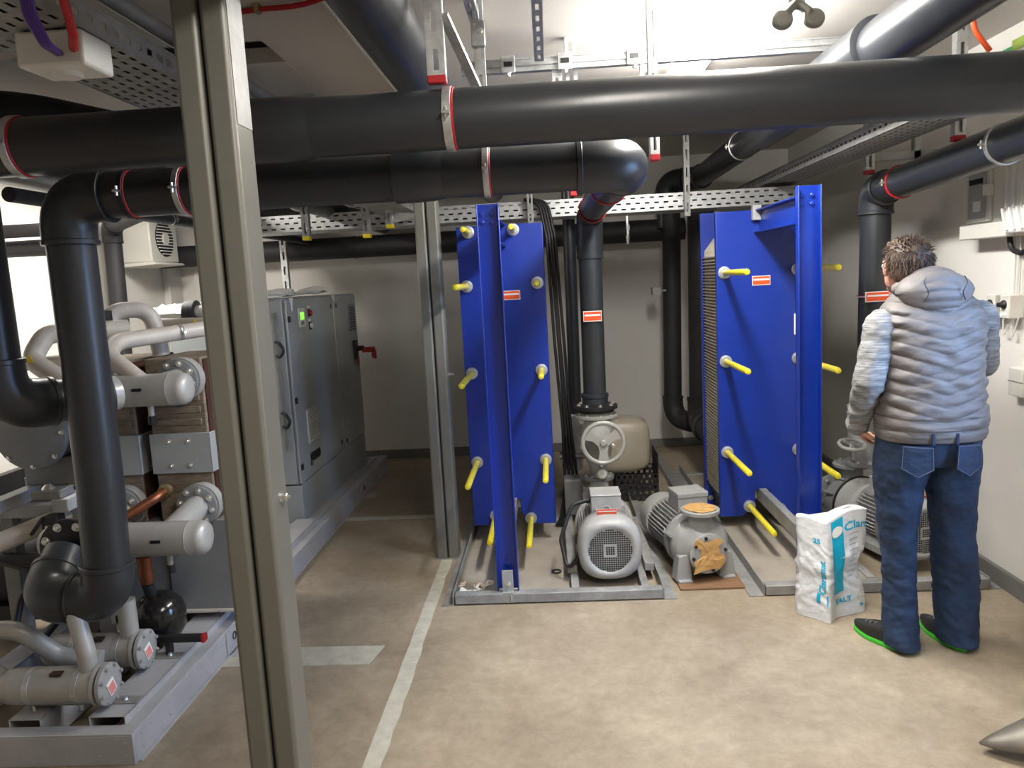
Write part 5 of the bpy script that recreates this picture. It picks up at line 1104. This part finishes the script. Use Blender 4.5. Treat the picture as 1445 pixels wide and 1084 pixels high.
# arms
for S, E_, Wr in ((SHL, ELL, WRL), (SHR, ELR, WRR)):
    b.capsule(S, E_, .050, .040); b.capsule(E_, Wr, .040, .027)
# left hand: relaxed, in front of the pocket; right hand: raised to the cheek
def hand(b, wr, d, nrm, side):
    d = d.normalized(); nrm = (nrm-d*nrm.dot(d)).normalized(); w = d.cross(nrm)*side
    pc = wr+d*.045
    for k in (-1.2, -.4, .4, 1.2): b.capsule(wr+d*.005, wr+d*.075+w*k*.018, .017, .0135, 10)
    for k, L in ((-1.5, .055), (-.5, .070), (.5, .076), (1.5, .068)):
        p0 = wr+d*.078+w*k*.0185; p1 = p0+(d+nrm*.35).normalized()*L*.5; p2 = p1+(d+nrm*1.1).normalized()*L*.35; p3 = p2+(d*.4+nrm).normalized()*L*.28
        b.capsule(p0, p1, .0105, .0095, 10); b.capsule(p1, p2, .0095, .0085, 10); b.capsule(p2, p3, .0085, .0075, 10)
    q0 = wr+d*.03+w*.03; q1 = q0+(d*.6+w*.7+nrm*.4).normalized()*.035; q2 = q1+(d+nrm*.5+w*.1).normalized()*.03
    b.capsule(q0, q1, .0125, .011, 10); b.capsule(q1, q2, .011, .009, 10)
hand(b, WRL, P_(.06, .06, -.09), P_(1, .2, 0), 1)
hand(b, WRR, P_(-.10, .0, .12), P_(-.3, -1, .1), 1)
body = b.build('body', 'skin', man, remesh=.0055, lap=3)
for s in (-1, 1):
    e = MB().sphere(HD+P_(-.018+s*.03, .098, .008), .0105, 14, 10).build('eye', 'white_label', body)
    MB().sphere(HD+P_(-.018+s*.03, .1065, .007), .0045, 10, 8).build('iris', 'brown_d', body)
# hair: scalp volume plus tufts
b = MB(); b.sphere(HD+P_(0, -.018, .035), (.086, .092, .088)); b.sphere(HD+P_(0, -.045, -.02), (.074, .055, .065)); b.sphere(HD+P_(-.01, .02, .085), (.06, .07, .035))
hair = b.build('hair', 'hair', man, remesh=.008, lap=2, disp=(.012, .02))
tb = MB()
for k in range(1100):
    th = random.uniform(0, 2*PI); ph = math.acos(random.uniform(-.45, 1)); n_ = P_(math.sin(ph)*math.cos(th), math.sin(ph)*math.sin(th), math.cos(ph))
    if n_.y > .55 and n_.z < .45: continue
    p = HD+P_(0, -.018, .03)+P_(n_.x*.084, n_.y*.09, n_.z*.088)
    dr_ = (n_*.55+P_(random.uniform(-.5, .5), random.uniform(-.5, .2), random.uniform(-.35, .4) if n_.z > .3 else -.8)).normalized()
    L = random.uniform(.014, .028); r = random.uniform(.0018, .0034)
    tb.tube([p-n_*.004, p+dr_*L*.5, p+dr_*L+P_(0, 0, -.004)], r, 5, lambda q, r=r: r*(1-q*.92))
tb.build('hair_tufts', 'hair', man)['kind'] = 'stuff'
# jeans
b = MB()
def leg(pts):
    n = 40; R = []; K = 110; z0, z1 = pts[0][2], pts[-1][2]
    for i in range(K+1):
        z = lerp(z0, z1, i/K); k = max(q for q in range(len(pts)-1) if pts[q][2] <= z+1e-9); a, c = pts[k], pts[k+1]; f = (z-a[2])/(c[2]-a[2])
        x, y, rx, ry = (lerp(a[m], c[m], f) for m in (0, 1, 3, 4)); ring = []
        for j in range(n):
            t_ = 2*PI*j/n; w_ = math.exp(-((z-.30)/.17)**2); g = 1+w_*(.10*mnoise.noise(Vector((math.cos(t_)*1.6+x*9, math.sin(t_)*1.6, z*34+math.cos(t_)*1.5))))+.05*mnoise.noise(Vector((math.cos(t_)*1.2+x*5, math.sin(t_)*1.2, z*13)))
            ring.append((x+rx*g*math.cos(t_), y+ry*g*math.sin(t_), z))
        R.append(ring)
    b.rings(R)
leg([(-.085, .020, .018, .072, .100), (-.085, .030, .10, .070, .088), (-.085, .04, .25, .064, .076), (-.088, .05, .42, .068, .080), (-.092, .05, .52, .076, .086), (-.094, .04, .68, .094, .104), (-.093, .025, .80, .106, .118), (-.085, .02, .92, .105, .112)])
leg([(.150, .030, .022, .080, .105), (.150, .035, .10, .082, .094), (.150, .045, .20, .088, .088), (.145, .05, .34, .090, .090), (.132, .05, .50, .086, .088), (.120, .04, .68, .094, .104), (.112, .025, .80, .106, .118), (.100, .02, .92, .107, .112)])
b.rings([[(.010+.186*sx*math.cos(2*PI*j/36), .015+.130*sx*math.sin(2*PI*j/36), z) for j in range(36)] for z, sx in ((.80, .86), (.84, .98), (.90, 1.03), (.95, 1.0), (.99, .95))])
jeans = b.build('jeans', 'denim', man, remesh=.0065, lap=3, disp=(.010, .045))
# pockets, yoke stitching and belt loops on the seat of the jeans
for s in (-1, 1):
    c = s*.098
    po = [(-.052, .05), (.052, .045), (.056, -.045), (0, -.078), (-.056, -.045)]
    def surf(x, z): return -.018-.118*math.sqrt(max(.05, 1-((x)/.205)**2))-.010
    q = MB(); k = len(po); q.rings([[(c+p[0]*f, surf(c+p[0]*f, 0)-.002, .850+p[1]*f) for p in po] for f in (1.0, .5)], c0=False); q.build('back_pocket', 'denim', jeans, solid=.004, smooth=False)
    q = MB()
    for i in range(k):
        a_, c2_ = po[i], po[(i+1) % k]; q.tube([(c+lerp(a_[0], c2_[0], u_)*.94, surf(c+lerp(a_[0], c2_[0], u_)*.94, 0)-.0055, .850+lerp(a_[1], c2_[1], u_)*.94) for u_ in (0, .5, 1)], .0012, 5)
    q.build('pocket_stitching', 'stitch', jeans)
for x in (-.045, .045): MB().obox((x, surf(x, 0)+.002, .925), (.006, 0, 0), (0, .004, 0), (0, 0, .022)).build('belt_loop', 'denim', jeans, bevel=.002)
# shoes
def shoe(hx, hy, tx, ty):
    d = (P_(tx, ty, 0)-P_(hx, hy, 0)); L = d.length; d.normalize(); w = P_(-d.y, d.x, 0)
    def ring(f, sc, z): 
        out = []
        for j in range(36):
            a = 2*PI*j/36; l, q = math.cos(a), math.sin(a)
            xx = (.5+.5*l); wid = .037+.012*math.sin(PI*min(1, max(0, xx*.9+.1)))+(.004 if xx > .55 else 0)
            out.append(P_(hx, hy, 0)+d*(L*(.5+.5*l*sc))+w*(wid*q*sc)+P_(0, 0, z(xx) if callable(z) else z))
        return out
    sh = MB().rings([ring(1, .97, .022), ring(1, 1.0, .035), ring(1, .97, lambda x: .075-.028*x), ring(1, .86, lambda x: .098-.048*x), ring(1, .6, lambda x: .108-.05*x), ring(1, .25, lambda x: .110-.05*x)]).build('shoe', 'shoe', man, angle=70)
    MB().rings([ring(1, .97, .0), ring(1, 1.01, .005), ring(1, 1.015, .016), ring(1, .98, .022)]).build('sole', 'green_sole', sh)
    la = MB()
    for k in range(4):
        p = P_(hx, hy, 0)+d*(L*(.52+.08*k)); z = .098-.05*(.52+.08*k); la.tube([p-w*.022+P_(0, 0, z-.004), p+P_(0, 0, z+.004), p+w*.022+P_(0, 0, z-.004)], .003, 6)
    la.build('laces', 'machine_d', sh)
shoe(-.072, -.040, -.205, .205); shoe(.148, -.045, .100, .235)
# sleeves
b = MB()
def limb(S, E_, Wr, r0, r1, r2, fold):
    for i in range(13):
        f = i/12; p = S.lerp(E_, f); b.sphere(p, lerp(r0, r1, f)*(1+.05*math.sin(i*fold)), 20, 12)
    for i in range(13):
        f = i/12; p = E_.lerp(Wr, f); b.sphere(p, lerp(r1, r2, f)*(1+.07*math.sin(i*1.7)), 20, 12)
limb(SHL, ELL, WRL, .066, .060, .044, 1.3)
sl = b.build('left_sleeve', 'sleeve', man, remesh=.008, lap=4, disp=(.012, .03)); b = MB(); limb(SHR, ELR, WRR, .070, .062, .044, 1.1)
sr = b.build('right_sleeve', 'sleeve', man, remesh=.008, lap=4, disp=(.012, .03))
# quilted vest
prof = [(.915, .195, .135, .013, .01), (.93, .203, .146, .013, .01), (.97, .202, .148, .013, .012), (1.05, .193, .142, .013, .015), (1.15, .186, .138, .015, .02), (1.25, .186, .138, .018, .028), (1.33, .190, .138, .020, .035), (1.38, .192, .130, .022, .042), (1.415, .186, .118, .024, .048), (1.45, .160, .102, .022, .055), (1.49, .112, .085, .014, .065), (1.53, .085, .075, .0, .08)]
def pr(z):
    for a_, c2_ in zip(prof, prof[1:]):
        if a_[0] <= z <= c2_[0]:
            f = (z-a_[0])/(c2_[0]-a_[0]); f = f; return [lerp(a_[i], c2_[i], f) for i in range(1, 5)]
    return list(prof[-1][1:])
b = MB(); n = 120; NZ = 190; R = []
for i in range(NZ+1):
    z = lerp(.915, 1.53, i/NZ); rx, ry, cx_, cy_ = pr(z); ring = []
    for j in range(n):
        a = 2*PI*j/n; x = rx*se(a, 2.35)[0]; y = ry*se(a, 2.35)[1]
        back = max(0, -math.sin(a))
        ph = (z-.03*abs(x)/.2*2.2*(1 if z > 1.0 else .4))/.052
        q = abs(math.sin(PI*ph))**.55; amp = .0085*(1 if z > .955 else 0)*(1 if z < 1.49 else .3)
        wr = .012*mnoise.noise(Vector((x*13+z*9, y*13, z*32)))+.008*abs(mnoise.noise(Vector((x*26-z*20, y*20, z*24))))
        nn = Vector((math.cos(a)/rx, math.sin(a)/ry, 0)).normalized()
        ring.append(P_(cx_+x, cy_+y, z)+nn*(q*amp+wr*.8))
    R.append(ring)
vest = b.rings(R, c0=False, c1=False).build('quilted_vest', 'vest', man, angle=80, solid=.004)
MB().rings([[P_(pr(.925)[2]+.200*sc*se(2*PI*j/60, 2.35)[0], .01+.143*sc*se(2*PI*j/60, 2.35)[1], z) for j in range(60)] for z, sc in ((.905, .97), (.91, 1.0), (.935, 1.03), (.95, 1.01))], c0=False, c1=False).build('hem_band', 'vest', vest, solid=.006)
# hood lying on the back of the neck
b = MB(); R = []; n = 64; m_ = 40
for i in range(1, m_):
    th = PI*i/m_; ring = []
    for j in range(n):
        a = 2*PI*j/n; x = .155*math.sin(th)*math.cos(a); y = .075*math.sin(th)*math.sin(a); z = -.088*math.cos(th)
        q = abs(math.sin(PI*(z+.09*0+.5*x*x/.1*.2)/.038))**.5
        c = abs(x) < .075; nn = Vector((x/.155**2, y/.075**2, z/.088**2)).normalized()
        ring.append(P_(.014, -.005, 1.495)+P_(x*.93, y-.35*z*.0+.25*z, z-.10*abs(x)*(1 if z > 0 else -.2))+nn*(q*.009 if c else .004+.004*math.sin(50*z)))
    R.append(ring)
hood = b.rings(R).build('hood', 'vest', vest, angle=80)
hr = MB(); pts = []
for k in range(25):
    a = PI*1.08+PI*.84*k/24; pts.append(P_(.0+.115*math.cos(a), .07+.085*math.sin(a), 1.50+.035*(1+math.cos(2*(a-PI*1.5)))*.5))
hr.tube(pts, .026, 14); hr.build('hood_collar', 'vest', vest, angle=80)
for s in (-1, 1): MB().tube([P_(.014+s*(.072+.008*math.sin(k*.9)), -.082-.010*math.sin(PI*k/8), 1.548-.0115*k) for k in range(9)], .0022, 6).build('hood_seam', 'black', hood)

GROUPS = {'strut_hanger': 'strut hangers under the ceiling', 'overhead_pipe': 'pipes running back under the ceiling', 'cable_tray': 'perforated cable trays', 'ceiling_strut': 'slotted ceiling struts',
          'drop_strut': 'drop struts below the cross rail', 'plate_heat_exchanger': 'blue plate heat exchangers', 'pump_motor': 'running motor pumps', 'steel_post': 'double channel posts',
          'brazed_exchanger': 'brown insulated exchangers', 'water_header': 'silver-grey header pipes', 'shell_condenser': 'tube condensers on the skid', 'refrigerant_pipe': 'cream refrigerant pipes',
          'socket_outlet': 'wall sockets right of the man', 'insulated_pipe': 'black insulated pipes', 'steel_skid': 'grey steel base frames', 'tray_arm': 'arms of the mesh tray', 'gate_valve': 'gate valves with handwheels'}
for o in bpy.data.objects:
    if o.parent is None and o.name.split('.')[0] in GROUPS and 'group' not in o: o['group'] = GROUPS[o.name.split('.')[0]]
for o in bpy.data.objects:
    if '_off' in o: del o['_off']
